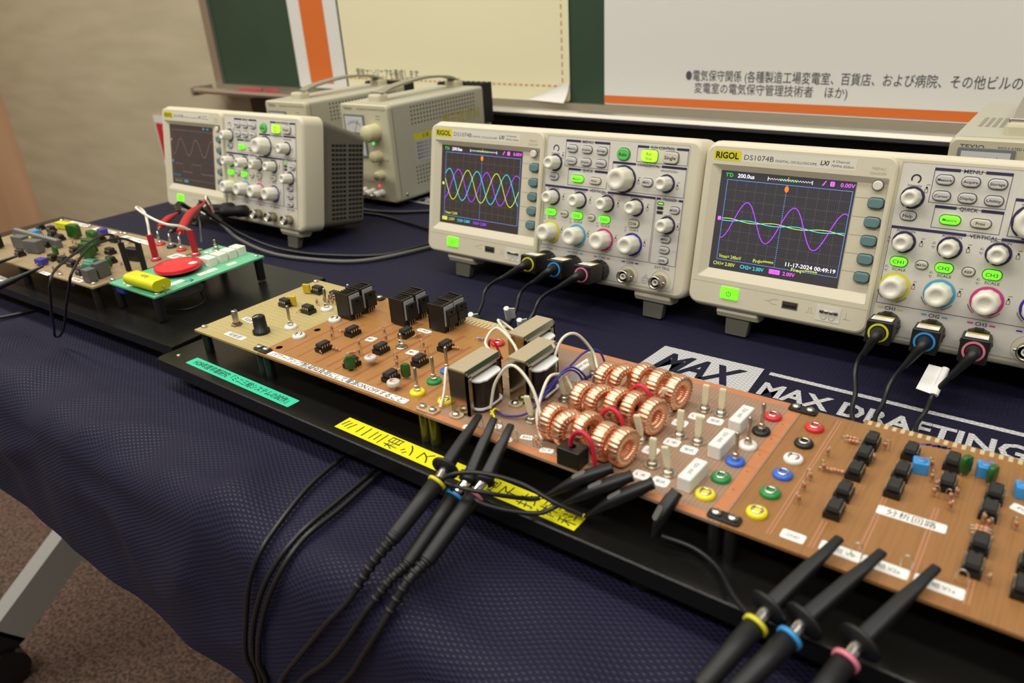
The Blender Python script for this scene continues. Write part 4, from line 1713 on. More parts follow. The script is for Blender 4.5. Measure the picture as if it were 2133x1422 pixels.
b.strip([(517, -172), (522, -169.5), (519.5, -171.4), (526, -168.5), (522.5, -171), (529, -168), (525, -170.6), (531, -168.4), (527, -170.4)], 1.5, PZ + .12, 'trim_violet')
upart('ink_scribble', b, ana)


def trimpot_make(m):
    def f():
        b = MB()
        b.slab(-3.6, -3.6, 3.6, 3.6, .3, 6.5, .8, .5, m)
        s = MB()
        s.lathe([(2.6, 6.5), (2.6, 7.1), (.01, 7.1)], m, 14)
        s.box(-2, -.4, 7.0, 2, .4, 7.25, 'ink_red')
        return [('trimmer', b), ('adjuster', s)]
    return f


for x, y in ((521.5, -198), (548, -185.5), (565, -194.5)):
    comp('tb', trimpot_make('trim_blue'), unit, (x, y, PZ), .2, 'blue square trimmer')


# ------------------------------------------------------------------ transformers, coils and switches on the load board
def transformer_make():
    L_, W_, H_ = 33, 13, 30                 # along y, along x, height
    b = MB()
    b.box(-W_ / 2, 0, H_ - 1.2, W_ / 2, L_, H_, 'steel_plate')
    b.add([(W_ / 2, 0, H_), (W_ / 2 + 1.6, 0, H_ - 2.6), (W_ / 2 + 1.6, L_, H_ - 2.6), (W_ / 2, L_, H_)], [(0, 1, 2, 3)], 'metal_bright')
    b.box(W_ / 2, 0, H_ - 5, W_ / 2 + 1.4, L_, H_ - 2.5, 'steel_plate')
    for y in (0, L_ - 1.2):
        b.box(-W_ / 2, y, .4, W_ / 2 + 1.4, y + 1.2, H_ - 1.2, 'steel_mirror')
    b.box(W_ / 2 - .2, 0, .4, W_ / 2 + 1.4, 4.4, H_ - 4, 'steel_mirror')
    b.box(W_ / 2 - .2, L_ - 4.4, .4, W_ / 2 + 1.4, L_, H_ - 4, 'steel_mirror')
    b.box(-W_ / 2 + 1, 1.2, 1, W_ / 2 - 2, L_ - 1.2, H_ - 1.2, 'metal_dark')
    for s in (-1, 1):
        y = -7 if s < 0 else L_ - .5
        b.slab(-4.4, y, 4.4, y + 7.5, .05, 1.1, 3, 0, 'steel_plate')
    w = MB()
    w.loft([[(x, y, z) for x, y in rr(-2, 6.2, W_ / 2 + 6.5, L_ - 6.2, 6, 5)] for z in (3.2, H_ - 8.6)], 'winding_dark', True)
    f = MB()
    for z in (2.4, H_ - 8.6):
        pts = []
        for x, y in rr(-2, 4.8, W_ / 2 + 7.4, L_ - 4.8, 6, 5):
            pts.append((x + (.5 * math.sin(y * 1.3) if x > W_ / 2 + 5 else 0), y))
        f.loft([[(x, y, q) for x, y in pts] for q in (z, z + 1.0)], 'bobbin')
    ss_ = []
    for y in (-3.8, L_ + 3.4):
        s = MB()
        s.lathe([(2.3, 1.1), (2.5, 1.6), (2.1, 2.6), (.01, 3.0)], 'metal_bright', 14, Matrix.Translation((0, y, 0)))
        ss_.append(('screw', s))
    return [('transformer', b), ('winding', w), ('bobbin_flange', f)] + ss_


for x, y in ((285, -278), (307.5, -248.5), (286.5, -221)):
    comp('xf', transformer_make, unit, (x, y, PZ))


def toroid_mb():
    R_, T2, Wd = 10.7, 4.9, 4.0             # outer radius, hole radius, half width
    n, k = 26, 12
    core = MB()
    prof = [(math.cos(2 * PI * j / k), math.sin(2 * PI * j / k)) for j in range(k)]
    rc, ra = (R_ + T2) / 2, (R_ - T2) / 2
    sq = lambda c: math.copysign(abs(c) ** .62, c)
    rings = []
    for i in range(n * 4):
        a = 2 * PI * i / (n * 4)
        bump = 1 + .075 * math.sin(a * n)
        rings.append([(sq(p[1]) * Wd * bump, (rc + sq(p[0]) * ra * bump) * math.cos(a), (rc + sq(p[0]) * ra * bump) * math.sin(a)) for p in prof])
    rings.append(rings[0])
    core.loft(rings, 'copper', True, (False, False))
    c = MB()
    c.lathe([(R_ - .9, -Wd + .8), (R_ - .9, Wd - .8)], 'copper_core', 20, rotM(y=PI / 2), True)
    return core


tm = toroid_mb().mesh('toroid_coil')
TOR = [[(350, -212.5, .12), (360, -210, .30), (369.3, -202.5, .18), (381, -205, .0), (393.5, -205.5, .12)],
       [(350.5, -241, .05), (361, -239.5, .22), (371.5, -237, .10), (381.5, -236, .04), (394, -237.5, .12)],
       [(350, -271, .02), (361, -273, .3), (370.5, -269, .12), (384.5, -273.5, -.05), (395, -273, .10)]]
for row in TOR:
    for x, y, a in row:
        o = link('toroid_coil', tm, unit, (x - 1.5, y + 1.2, PZ + 10.9), (rnd.uniform(0, 1), 0, -.12 - .8 * a))


def sensor_make():
    b = MB()
    b.slab(-7, -5.2, 7, 5.2, .3, 10.6, .6, .4, 'black_plastic')
    b.lathe([(2.2, 10.62), (.01, 10.63)], 'hole_black', 14)
    w = MB()
    w.tube([(-1, 0, 6), (-1, -.2, 13), (2, -.8, 19.4), (7.4, -1.4, 22.4), (13.0, -2.2, 18.4), (15.0, -2.6, 9), (14.8, -2.6, 0)], 1.25, 'wire_red', 10, 5)
    return [('current_sensor', b), ('red_wire_loop', w)]


for x, y, a in ((370.5, -288.0, 0), (372, -259.6, 0.0), (373, -228.4, 0.0)):
    comp('sens', sensor_make, unit, (x, y + 2.8, PZ), a)


def ivory_make(tilt):
    def f():
        b = MB()
        b.lathe([(4.2, 0), (4.2, .8), (2.9, 1.0), (2.9, 2.8), (2.2, 3.2), (2.2, 4.6)], 'metal', 12, None, False)
        l = MB()
        M = rotM(x=tilt[1], y=tilt[0], loc=(0, 0, 4))
        l.loft([[(x, y, z) for x, y in rr(-w, -d, w, d, .6, 3)] for w, d, z in ((1.4, 1.1, 0), (1.9, 1.2, 3), (2.0, 1.0, 12.0), (1.7, .8, 12.8))], 'lever_ivory', False, M=M)
        return [('lever_switch', b), ('flat_lever', l)]
    return f


for k, (x, y, t) in enumerate(((327, -262, 1), (330, -231, 1), (328.5, -194.5, 1), (390.5, -212.5, 1), (391, -247.5, 1), (407, -198.5, 0), (417, -198, 0), (407, -232, 0), (418, -232.5, 0), (407, -265, 0), (417.5, -267.5, 2))):
    comp('iv%d' % t, ivory_make(((-.18, .05), (-.06, .1), (0, -.05))[::-1][t] if t != 1 else (-.2, .04)), unit, (x, y, PZ), .1)


def cement_make():
    b = MB()
    b.slab(-3.6, -10, 3.6, 10, .3, 8.2, .9, .8, 'cement')
    b.text('20W 10ΩJ', 2.2, 'ink_grey', 0, 0, 8.26, 'C', 11, rot=PI / 2)
    return [('cement_resistor', b)]


for x, y in ((431, -203.5), (431.5, -232.5), (430.5, -267), (323, -199)):
    comp('cem', cement_make, unit, (x, y, PZ), -.04, 'white block resistor')


def wire(name, pts, r, m, parent=unit, label=None):
    b = MB()
    b.tube(pts, r, m, 8, 6)
    return upart(name, b, parent, label)


for pts in ([(259, -256, 54), (262, -262, 66), (268, -272, 56), (271, -280, 49)],
            [(289, -245, 74), (277, -240, 78), (281, -232, 86), (300, -238, 78), (300, -244, 66)],
            [(286, -214, 74), (272, -216, 82), (276, -224, 86), (286, -226, 78)],
            [(301, -268, 52), (305, -266, 70), (316, -264, 83), (330, -266, 76), (340, -271, 62), (345, -276, 50), (338, -270, 49), (333, -264, 58), (329, -246, 70), (330, -231, 66)],
            [(331, -231, 65), (336, -232, 58), (341, -236, 49)],
            [(316, -222, 68), (318, -214, 80), (322, -204, 80), (328, -195, 66), (334, -199, 58), (343, -207, 52)]):
    wire('white_wire', pts, .95, 'wire_white')
for pts in ([(303, -266, 50), (312, -268, 50), (322, -262, 51), (326, -250, 56), (333, -238, 70), (337, -228, 68), (338, -216, 49)],
            [(318, -246, 52), (326, -240, 62), (334, -232, 72), (338, -222, 64), (339, -214, 49)],
            [(320, -250, 53), (327, -246, 60), (332, -240, 66)],
            [(321, -211, 60), (325, -199, 66), (330, -190, 64), (335, -188, 52)],
            [(338, -208, 50), (331, -209, 49.3), (327, -203, 49.3), (331, -190, 49.3)]):
    wire('blue_wire', pts, .7, 'wire_blue')
for pts in ([(301, -268, 50), (305, -271, 51), (309, -274, 50)], [(304, -272, 50), (304, -268, 52), (305, -265, 50)]):
    wire('yellow_wire', pts, .7, 'wire_yellow')
for pts in ([(278, -239, 60), (283, -241, 72), (284, -243, 62), (286, -246, 74), (287, -247, 60)], [(286, -247, 56), (288, -249, 68), (289, -251, 58)]):
    wire('green_wire', pts, .7, 'wire_green')
wire('red_wire', [(268, -226, 56), (270, -228, 72), (276, -230, 74), (280, -228, 62)], .8, 'wire_red')
for x, y in ((306, -284), (318, -281), (331, -284), (345, -283), (512, -279), (531, -276), (551, -273)):
    b = MB()
    b.tube([(-2, 0, 0), (-2, 0, 5.5), (0, 0, 7.4), (2, 0, 5.5), (2, 0, 0)], .3, 'pin', 6, 4)
    upart('test_point', b, unit, loc=(x, y, PZ))
comp('rgrey', RF, unit, (345, -281, PZ), -.5)
# ------------------------------------------------------------------ small demonstration unit at the left
LZ, LB = 52.0, 28.0
lu = thing('demonstration_board', 'square black base plate with tan and green circuit boards and a round red light', 'circuit board')


def lpart(name, b, parent=None, label=None, loc=(0, 0, 0), rotz=0):
    return link(name, b.mesh(name), parent or lu, loc, rotz, label)


Q = [(-12.6, -297.6), (-28, -122), (-560, -139), (-546, -318)]
b = MB()
ctr = Vector((sum(p[0] for p in Q) / 4, sum(p[1] for p in Q) / 4))
b.loft([[(p[0] + (ctr[0] - p[0]) * i, p[1] + (ctr[1] - p[1]) * i, z) for p in Q] for i, z in ((0, LB - 9), (0, LB - .6), (.002, LB))], 'black_base')
lb = lpart('base_plate', b)
for x, y in ((-40, -285), (-50, -140), (-530, -150), (-520, -300)):
    b = MB()
    b.lathe([(8, .8), (9, LB - 9)], 'black_matte', 14)
    lpart('rubber_foot', b, lb, loc=(x, y, 0))
# tan board and green board
b = MB()
QP = [(-148, -290), (-158, -170), (-437, -184), (-418, -303)]
b.loft([[(x, y, z) for x, y in QP] for z in (LZ - 1.6, LZ)], 'pcb_left')
tan = lpart('circuit_board', b, label='tan circuit board crowded with components')
b = MB()
GM = rotM(z=math.atan2(1, 77) - .05, loc=(0, 0, 0))
QG = [(-144, -276.5), (-66, -275.5), (-74.5, -155), (-150.5, -156.5)]
b.loft([[(x, y, z) for x, y in QG] for z in (LZ - .2, LZ + 1.4)], 'pcb_green')
grn = lpart('circuit_board', b, label='light green circuit board')
GZ = LZ + 1.4


def lpost_make():
    b = MB()
    b.lathe([(4.2, LB - LZ + .05), (4.2, -1.65)], 'black_plastic', 12)
    return [('standoff', b)]


for x, y in ((-71, -271), (-139, -272), (-79, -160), (-146, -161), (-157, -284), (-430, -190), (-410, -297), (-300, -290), (-300, -182), (-165, -176)):
    comp('lpost', lpost_make, lu, (x, y, LZ if x < -150 else LZ + 1.4))
for x, y in ((-71, -270), (-80, -160), (-147, -271), (-148, -161)):
    comp('screw', screw_make, lu, (x, y, GZ))
for x, y in ((-432, -190), (-369, -188), (-372, -184.5), (-303, -182), (-296, -181), (-216, -288), (-158, -284)):
    comp('screw', screw_make, lu, (x, y, LZ))


# round red lamp on its dark holder
def lamp_make():
    b = MB()
    b.lathe([(15, 0), (16, 3), (19.5, 4)], 'black_plastic', 36)
    r = MB()
    r.lathe([(20.6, 4), (21, 4.6), (21, 7.6), (20.6, 8)], 'lens_red_edge', 40, None, True, (False, False))
    d = MB()
    d.ball((0, 0, 7.6), 20.6, 'lens_red', 40, 8, .05, 0)
    d.arc(12, 9, 0, 4, 0, 360, 8.6, 'paper', None, 10)
    return [('round_lamp', b), ('rim', r), ('red_lens', d)]


comp('lamp', lamp_make, lu, (-109, -226, GZ), 0, 'large round red lamp')
b = MB()
b.tube([(-124, -258, GZ), (-122, -258, 60)], .5, 'pin', 6, 1)
capx = MB()
MC = rotM(z=.05, loc=(-92, -266, GZ + 7.5))
capx.loft([[(x, y + 0, z) for y, z in rr(-8.8, -4.9, 8.8, 4.9, 4.4, 7)] for x in (-23, 23)], 'cap_yellow', False, M=MC)
capx.text('473J', 3.6, 'ink_black', 0, -.5, 5.0, 'C', 10, M=MC)
cy = lpart('film_capacitor', capx, label='big yellow film capacitor')
b = MB()
b.tube([(-69, -264.5, GZ + 7), (-66.5, -264.5, GZ + 6.5), (-66.8, -264.5, GZ)], .45, 'pin', 6, 4)
b.tube([(-115, -267, GZ + 7), (-117.5, -267, GZ + 6), (-117.5, -267, GZ)], .45, 'pin', 6, 4)
lpart('leads', b, cy)


def push_make():
    b = MB()
    b.slab(-7.4, -4.8, 7.4, 4.8, .1, 8.4, 1, .6, 'white_plastic')
    for x in (-4, 4):
        b.slab(x - 1, -5.6, x + 1, -4.7, .1, 2.6, .3, 0, 'white_plastic')
    s = MB()
    s.slab(-3.4, -2, 3.4, 2, 8.4, 8.7, .4, 0, 'paper')
    s.text('SW', 1.8, 'ink_red', 0, 0, 8.76, 'C', 4)
    return [('push_button', b), ('cap_label', s)]


for x, y in ((-100, -199.5), (-101.5, -187), (-103, -175.5), (-104, -164)):
    comp('push', push_make, lu, (x, y, GZ), .08, 'white push button')
comp('togwasher', toggle_make('washer', 18), lu, (-138, -167, GZ))
for x, y, w, h, t in ((-140, -172, 14, 7, '電源'), (-83.5, -186, 10, 5.6, 'LED'), (-84, -212, 20, 7, 'スピーカ'), (-84, -246, 18, 7, 'コンデンサ'), (-128, -266, 9, 5, 'C'), (-118, -268, 9, 5, 'R'), (-122, -200, 12, 6, '音')):
    sticker(lu, x, y, w, h, t, GZ, th=h * .4, rot=1.62, ink='ink_red', tw=w * .6)
b = MB()
b.strip([(-80, -240), (-76, -232)], 1.4, GZ + .1, 'wire_blue')
b.strip([(-82, -232), (-76, -231.5), (-74, -236)], 1.4, GZ + .1, 'wire_blue')
lpart('ink_arrow', b, grn)
b = MB()
b.lathe([(20, 36), (21, 38), (14, 46), (14, 50)], 'relay_grey', 32, Matrix.Translation((-104, -232, 0)))
b.lathe([(20.6, 37.2), (21.2, 38)], 'wire_grey', 32, Matrix.Translation((-104, -232, 0)))
sp = lpart('loudspeaker', b, label='grey loudspeaker under the green board')
b = MB()
b.tube([(-90, -220, 34), (-74, -228, 31), (-72, -246, 30.5), (-92, -258, 31), (-108, -252, 33)], .9, 'cable_black', 8, 6)
lpart('speaker_wire', b, sp)
for x, y in ((-128, -273.5), (-195, -287)):
    b = MB()
    b.slab(-7, -2.5, 7, 2.5, 46, 50.3, 1, 0, 'wire_blue')
    lpart('blue_connector', b, lu, loc=(x, y, 0))


# crowded components on the tan board
def box_comp(name, w, d, h, m, legs=True):
    def f():
        b = MB()
        b.slab(-w / 2, -d / 2, w / 2, d / 2, 1.2, h, .8, .6, m)
        for x in (-w / 2 + 1.2, w / 2 - 1.2):
            b.box(x - .3, -.3, 0, x + .3, .3, 1.3, 'pin')
        return [(name, b)]
    return f


for x, y, w, d, h, m, n in ((-385, -205, 30, 8, 8, 'cap_yellow', 'film_capacitor'), (-381, -283, 16, 10, 15, 'black_plastic', 'heat_sink'), (-352, -267, 19, 9, 14, 'relay_grey', 'relay'), (-320, -267, 21, 9, 14, 'relay_grey', 'relay'), (-395, -236, 11, 8, 6, 'trim_blue', 'trimmer'), (-318, -195, 11, 8, 7, 'trim_violet', 'trimmer'), (-267, -283, 11, 8, 7, 'trim_violet', 'trimmer'), (-372, -253, 12, 7, 6, 'cap_yellow', 'film_capacitor'), (-190, -226, 18, 8, 13, 'black_plastic', 'heat_sink'), (-166, -282, 11, 9, 13, 'relay_grey', 'relay')):
    comp(('lb', w, d, h, m), box_comp(n, w, d, h, m), lu, (x, y, LZ), rnd.uniform(-.1, .25))
for x, y in ((-333, -219), (-284, -221), (-243, -247), (-256, -238)):
    comp('lgc', lambda: [('polyester_capacitor', MB().loft([[(px, py, z) for px, py in rr(-w, -4, w, 4, 3, 5)] for w, z in ((7, 2), (9, 3), (9, 14), (7.5, 16))], 'cap_green', True))], lu, (x, y, LZ), rnd.uniform(-.2, .4), 'dark green capacitor')
for x, y in ((-282, -262), (-188, -253)):
    comp('gcap', gcap_make, lu, (x, y, LZ), .3)
pot = MB()
pot.lathe([(8, 0), (8, 10), (7, 11)], 'pot_green', 18, rotM(y=PI / 2, loc=(-7, 0, 9)))
pot.slab(4, -7, 12, 7, .5, 15, 1, .5, 'relay_grey')
lpart('round_potentiometer', pot, None, 'green round potentiometer', (-178, -271, LZ), .3)
for x, y in ((-323, -281), (-276, -246), (-236, -228), (-275, -203), (-196, -277), (-231, -269), (-343, -231), (-415, -221), (-392, -219), (-272, -270), (-253, -268), (-297, -208), (-205, -243), (-210, -262), (-330, -250), (-368, -228)):
    comp('ic4', IC4, lu, (x, y, LZ), PI / 2 + rnd.uniform(-.05, .1))
b = MB()
b.slab(-52, -3.2, 52, 3.2, 0, 9, .5, 0, 'relay_grey')
for k in range(20):
    b.lathe([(.7, 9), (.01, 9.6)], 'white_plastic', 8, Matrix.Translation((-48 + k * 5, 0, 0)))
lpart('pin_header', b, None, None, (-362, -247.5, LZ), .03)
for k in range(26):
    x, y = rnd.uniform(-405, -175), rnd.uniform(-288, -196)
    comp('rs' if k % 2 else 'rf', RS if k % 2 else RF, lu, (x, y, LZ), rnd.uniform(0, 6))
for x, y, w, h, t in ((-394, -186.5, 46, 7, '信号発生回路'), (-333, -186.5, 46, 7, '増幅回路'), (-258, -187.5, 60, 8, '電源 +12V GND -12V'), (-188, -278, 18, 6, '出力'), (-235, -294, 18, 5, '入力'), (-185, -287, 20, 5, '調整'), (-160, -198, 20, 12, '音声\n')):
    sticker(lu, x, y, w, h, t.strip(), LZ, th=h * .45, tw=w * .7, rot=.02, ink='ink_grey')
sticker(lb, -345, -299, 42, 8, '装置', LB, th=3, rot=.0, ink='ink_grey')


# screw terminals along the back with small studs
def term_make(c):
    def f():
        b = MB()
        b.lathe([(5, 0), (5, 1.8), (3, 2.4)], 'jack_' + c, 20)
        s = MB()
        s.lathe([(2.2, 2), (2.2, 4), (1.2, 4.4), (1.2, 8), (1.9, 9), (1.2, 10), (.9, 15), (.01, 15.4)], 'metal_bright', 14)
        return [('terminal', b), ('stud', s)]
    return f


for x, y, c in ((-216, -184, 'red'), (-195.5, -183, 'black'), (-175, -184, 'red')):
    comp('term' + c, term_make(c), lu, (x, y, LZ if x < -150 else GZ), 0, c + ' screw terminal')
for x, y in ((-170, -215), (-141.5, -188)):
    comp('jackred', jack_make('red'), lu, (x, y, LZ if x < -150 else GZ), 0, 'red panel jack')
# ------------------------------------------------------------------ oscilloscope probes with their cables
def on_cloth(s, t, lift=3.4):
    p = Vector(cloth_point(s, t))
    a = Vector(cloth_point(s + 1, t)) - p
    c = Vector(cloth_point(s, t + 1)) - p
    return p + a.cross(c).normalized() * lift


def fw(sx, u, v, out):
    """point in front of a scope's face, in world millimetres"""
    c, s = math.cos(TILT), math.sin(TILT)
    return Vector((sx + u, -out * c + v * s, Z0 + out * s + v * c))


def world_part(t, name, b, parent=None, label=None):
    L = t.location / S
    b.v = [tuple(Vector(p) - L) for p in b.v]
    return link(name, b.mesh(name), parent or t, (0, 0, 0), 0, label)


def frame_at(p, q, up=(0, 0, 1)):
    """matrix with z from p to q and y as near to up as possible"""
    p, q = Vector(p), Vector(q)
    z = (q - p).normalized()
    x = Vector(up).cross(z).normalized()
    y = z.cross(x)
    return Matrix(((x.x, y.x, z.x, p.x), (x.y, y.y, z.y, p.y), (x.z, y.z, z.z, p.z), (0, 0, 0, 1)))


def clip_mb(pts, w=3.4, m='rubber_black'):
    P = curve(pts, 6)
    b = MB()
    rings = []
    n = len(P)
    for i, p in enumerate(P):
        t = i / (n - 1)
        M = frame_at(P[max(i - 1, 0)], P[min(i + 1, n - 1)])
        M.translation = p
        k = .25 + .75 * min(1, t / .42)
        if t > .9:
            k *= .86
        rings.append([M @ Vector((x, y, 0)) for x, y in rr(-w * k, -w * .8 * k, w * k, w * .8 * k, w * .5 * k, 3)])
    b.loft(rings, m, True)
    g = MB()
    i = int(n * .52)
    M = frame_at(P[i - 1], P[i + 1])
    M.translation = P[i]
    g.slab(-w * .55, -4, w * .55, 4, 0, .5, 1.5, .2, 'wire_grey', M @ rotM(x=-PI / 2, loc=(0, w * .72, 0)))
    return b, g


def make_probe(label, sx, u, ring, conn_out, cable, tip, flange, band, end, strain, lead=None, clip=None, tag_at=None, fr=8.9, group='black oscilloscope probes'):
    t = thing('oscilloscope_probe', label, 'probe', tuple(fw(sx, u, 14.5, 0)), group=group)
    p0, p1 = fw(sx, u, 14.6, 1.2), fw(sx, u + 1.5, 14.6, 37)
    M = frame_at(p0, p1)
    b = MB()
    b.lathe([(8.4, 0), (9.6, 1), (9.6, 10), (8.6, 13)], 'black_plastic', 28, M)
    for k in range(14):
        a = 2 * PI * k / 14
        b.box(9.5, -.5, 1.5, 10.0, .5, 9.5, 'black_plastic', M @ Matrix.Rotation(a, 4, 'Z'))
    b.slab(-8.6, -8.4, 8.6, 8.4, 12.5, 36, 1.2, .8, 'black_plastic', M)
    o = world_part(t, 'connector_box', b)
    s = MB()
    TM = M @ rotM(x=-PI / 2, loc=(0, 8.45, 24))
    s.rect(-6.8, -8, 6.8, 3.5, .05, 'paper', TM)
    s.rect(-6.8, 4.0, 6.8, 8.5, .05, 'film_yellow', TM)
    for k in range(4):
        s.rect(-5.8, -6.5 + k * 2.4, 4 - k, -5.9 + k * 2.4, .1, 'label_grey', TM)
    world_part(t, 'connector_label', s, o, 'white and yellow label')
    r = MB()
    r.lathe([(5.4, 35.9), (5.4, 36.7), (6.8, 36.7), (6.8, 35.9)], ring, 32, M, False, (False, False))
    world_part(t, 'colour_ring', r, o)
    # cable from the box to the probe body
    c = MB()
    q1 = M @ Vector((0, 0, 36))
    q2 = M @ Vector((0, -1.0, 46))
    pts = [q1, q2] + [Vector(p) for p in cable]
    c.tube([q1, M @ Vector((0, 0, 41)), q2, (q2 * 2 + Vector(cable[0])) / 3, (q2 + Vector(cable[0]) * 1.6) / 2.6], lambda k: 5.0 - 3.0 * k, 'rubber_black', 12, 6)
    world_part(t, 'strain_relief', c, o)
    k = MB()
    k.tube(pts[1:] + [Vector(p) for p in strain[::-1]], 1.7, 'cable_black', 8, 7)
    world_part(t, 'cable', k)
    # probe body
    tip, flange, band, end = Vector(tip), Vector(flange), Vector(band), Vector(end)
    h = MB()
    M2 = frame_at(flange, tip)
    L_ = (tip - flange).length
    h.loft([[(x * sx_, y * sy_, z) for x, y in rr(-1, -1, 1, 1, .6, 4)] for z, sx_, sy_ in ((0, 3.7, 3.7), (L_ * .55, 3.0, 2.8), (L_ * .72, 2.5, 1.7), (L_ - .5, 2.1, 1.2), (L_, 1.6, .8))], 'rubber_black', True, M=M2)
    h.lathe([(3.7, -2.5), (fr - .3, -1.2), (fr, -.4), (fr - .3, .4), (4.2, 1.6)], 'rubber_black', 28, M2)
    hk = world_part(t, 'hook_tip', h)
    m_ = MB()
    m_.cone(flange + (band - flange) * .12, band, 3.0, 3.0, 'metal_bright', 16)
    world_part(t, 'metal_collar', m_)
    bd = MB()
    M3 = frame_at(band, end)
    LB_ = (end - band).length
    bd.lathe([(3.4, 0), (4.7, .6), (4.5, LB_ * .5), (4.2, LB_)], 'rubber_black', 20, M3)
    hb = world_part(t, 'probe_body', bd)
    rg = MB()
    rg.lathe([(4.6, 1.0), (5.5, 1.3), (5.5, 2.8), (4.6, 3.1)], ring, 24, M3)
    world_part(t, 'colour_ring', rg, hb)
    sr = MB()
    SP = curve([end - (end - band).normalized() * 2, end] + [Vector(p) for p in strain[:2]], 8)
    sr.tube(SP, lambda q: 3.3 - 1.5 * q, 'rubber_black', 12, 1)
    n = len(SP)
    for i in range(5, n - 2, 2):
        MM = frame_at(SP[i - 1], SP[i + 1])
        MM.translation = SP[i]
        q = i / n
        R_ = 4.3 - 1.7 * q
        sr.lathe([(R_ - 1.1, -1.1), (R_, -.8), (R_, .8), (R_ - 1.1, 1.1)], 'rubber_black', 14, MM)
    world_part(t, 'strain_relief', sr, hb)
    if lead:
        l = MB()
        l.tube([band + (end - band).normalized() * 1.5] + [Vector(p) for p in lead], 1.25, 'cable_black', 8, 6)
        gl = world_part(t, 'ground_lead', l)
        cb, pad = clip_mb(clip)
        cl = world_part(t, 'ground_clip', cb)
        world_part(t, 'finger_pad', pad, cl, 'grey finger pad')
    if tag_at:
        a, q, fl = (Vector(p) for p in tag_at)
        g = MB()
        g.cone(a, q, 2.5, 2.5, 'paper', 14)
        d = (q - a).normalized()
        w = (fl - (a + q) / 2)
        nrm = d.cross(w).normalized() * .3
        A = [a, q, q + w, a + w * .9 + d * 1]
        g.loft([[p + nrm for p in A], [p - nrm for p in A]], 'paper')
        world_part(t, 'cable_tag', g, None, 'white paper tag')
    return t


def flat(*st):
    return [on_cloth(s, t) for s, t in st]


S2X, S3X = 0.0, 304.5
make_probe('yellow ringed probe of the middle oscilloscope, leftmost hook beside the transformers', S2X, CH[0], 'ring_lemon', 37,
           [(120, -46, 20), (127, -66, 9), (134, -90, 3), (150, -160, 2.4), (190, -270, 2.4)] + flat((201, -301), (208, -338), (216, -367), (218, -386), (214, -408), (209, -436), (205, -468), (208, -490)) + [(213, -418, -190), (224, -420, -235), (236, -420, -190)] + flat((236, -492), (237, -476)),
           (306, -284, 57), (312, -322, 45), (314, -330, 42.5), (312, -366, 27), [(306.5, -377, 16)] + flat((298.5, -388), (285, -404), (262, -434), (244, -461)),
           [(324, -328, 49), (338, -322, 51), (356, -313, 46), (374, -309, 39), (387, -302.5, 32)], [(388, -302, 31), (404, -297, 46), (419, -287.5, 55.5)], ((134, -88, 6), (136, -93, 12), (140, -86, 9)), 8.2)
make_probe('blue ringed probe of the middle oscilloscope, between the yellow and pink ringed ones', S2X, CH[1], 'ring_azure', 37,
           [(158, -42, 22), (163, -60, 10), (168, -80, 3), (185, -160, 2.4), (222, -280, 2.4)] + flat((231, -303), (236, -343), (238, -373), (231, -397), (218, -435), (214.5, -462), (215, -488)) + [(220, -424, -170), (236, -429, -215), (250, -428, -180)] + flat((250, -492), (252, -470), (256, -460)),
           (316.5, -283.5, 58), (322.5, -316, 37.5), (322, -326, 34.5), (321.5, -366, 15.5), [(318.5, -377, 11)] + flat((311.5, -388), (301, -404), (284, -427), (264, -449)),
           [(324, -331, 43), (335, -332, 46), (346, -325, 43), (356, -312, 36), (362, -305, 34)], [(363, -304, 34), (383, -297, 50), (396, -287.5, 56)], ((168, -78, 9), (171, -84, 22), (178, -80, 17)), 5.4)
make_probe('pink ringed probe of the middle oscilloscope, nearest the black cube with red loop', S2X, CH[2], 'ring_pink', 37,
           [(184, -46, 22), (184, -62, 11), (186, -84, 3), (200, -160, 2.4), (230, -280, 2.4)] + flat((236, -302), (242.5, -345), (244, -373), (240, -396), (225.5, -431), (221, -461), (222, -486)) + [(228, -428, -160), (250, -438, -200), (268, -436, -160)] + flat((268, -496), (269, -478), (271, -456)),
           (329, -284, 58), (334, -315, 41), (333.5, -323, 37.5), (331.5, -362, 19), [(329, -376, 13)] + flat((323, -391), (313, -407), (298, -430), (284, -447)),
           [(340, -329, 38), (352, -323, 34), (366, -312, 30.5), (374, -304, 34)], [(375, -303, 34.5), (393, -297.5, 48), (407.5, -287.5, 55.5)], ((186, -84, 6), (188, -88, 16), (194, -84, 13)), 5.6)
make_probe('yellow ringed probe of the right oscilloscope, hooked beside the white GND label', S3X, CH[0], 'ring_lemon', 37,
           [(456, -46, 24), (462, -66, 12), (469, -92, 3.5), (510, -160, 2.4), (600, -290, 2.4)] + flat((622, -330), (622, -350), (622, -366), (621, -382), (620, -398), (616, -415), (606, -440), (560, -474), (505, -474), (474, -430)),
           (505, -281, 56.5), (490, -322, 42), (488.5, -330, 40), (479.5, -366, 31), [(474, -384, 22)] + flat((471, -398),),
           [(473, -316, 34), (459, -299, 30), (444, -292, 29.5), (428, -295, 32)], [(425, -299, 33), (428.5, -297, 47), (432, -288, 56)])
make_probe('blue ringed probe of the right oscilloscope, hooked on the brown chip board', S3X, CH[1], 'ring_azure', 37,
           [(481, -48, 20), (480, -64, 9), (482, -90, 3.5), (515, -140, 6.6), (585, -270, 6.6), (600, -305, 2.8)] + flat((606, -330), (606, -345), (606, -358), (606, -370), (605.5, -382), (604, -392), (602, -404), (598, -416), (588, -430), (572, -442), (558, -446), (545, -449), (537, -449.5), (529, -449), (521, -448), (514, -446), (505, -440), (496, -430), (488, -420)),
           (522, -279.5, 56), (504, -321, 42), (502, -329, 40), (490.5, -364, 31.5), [(486, -384, 21)] + flat((484, -398),))
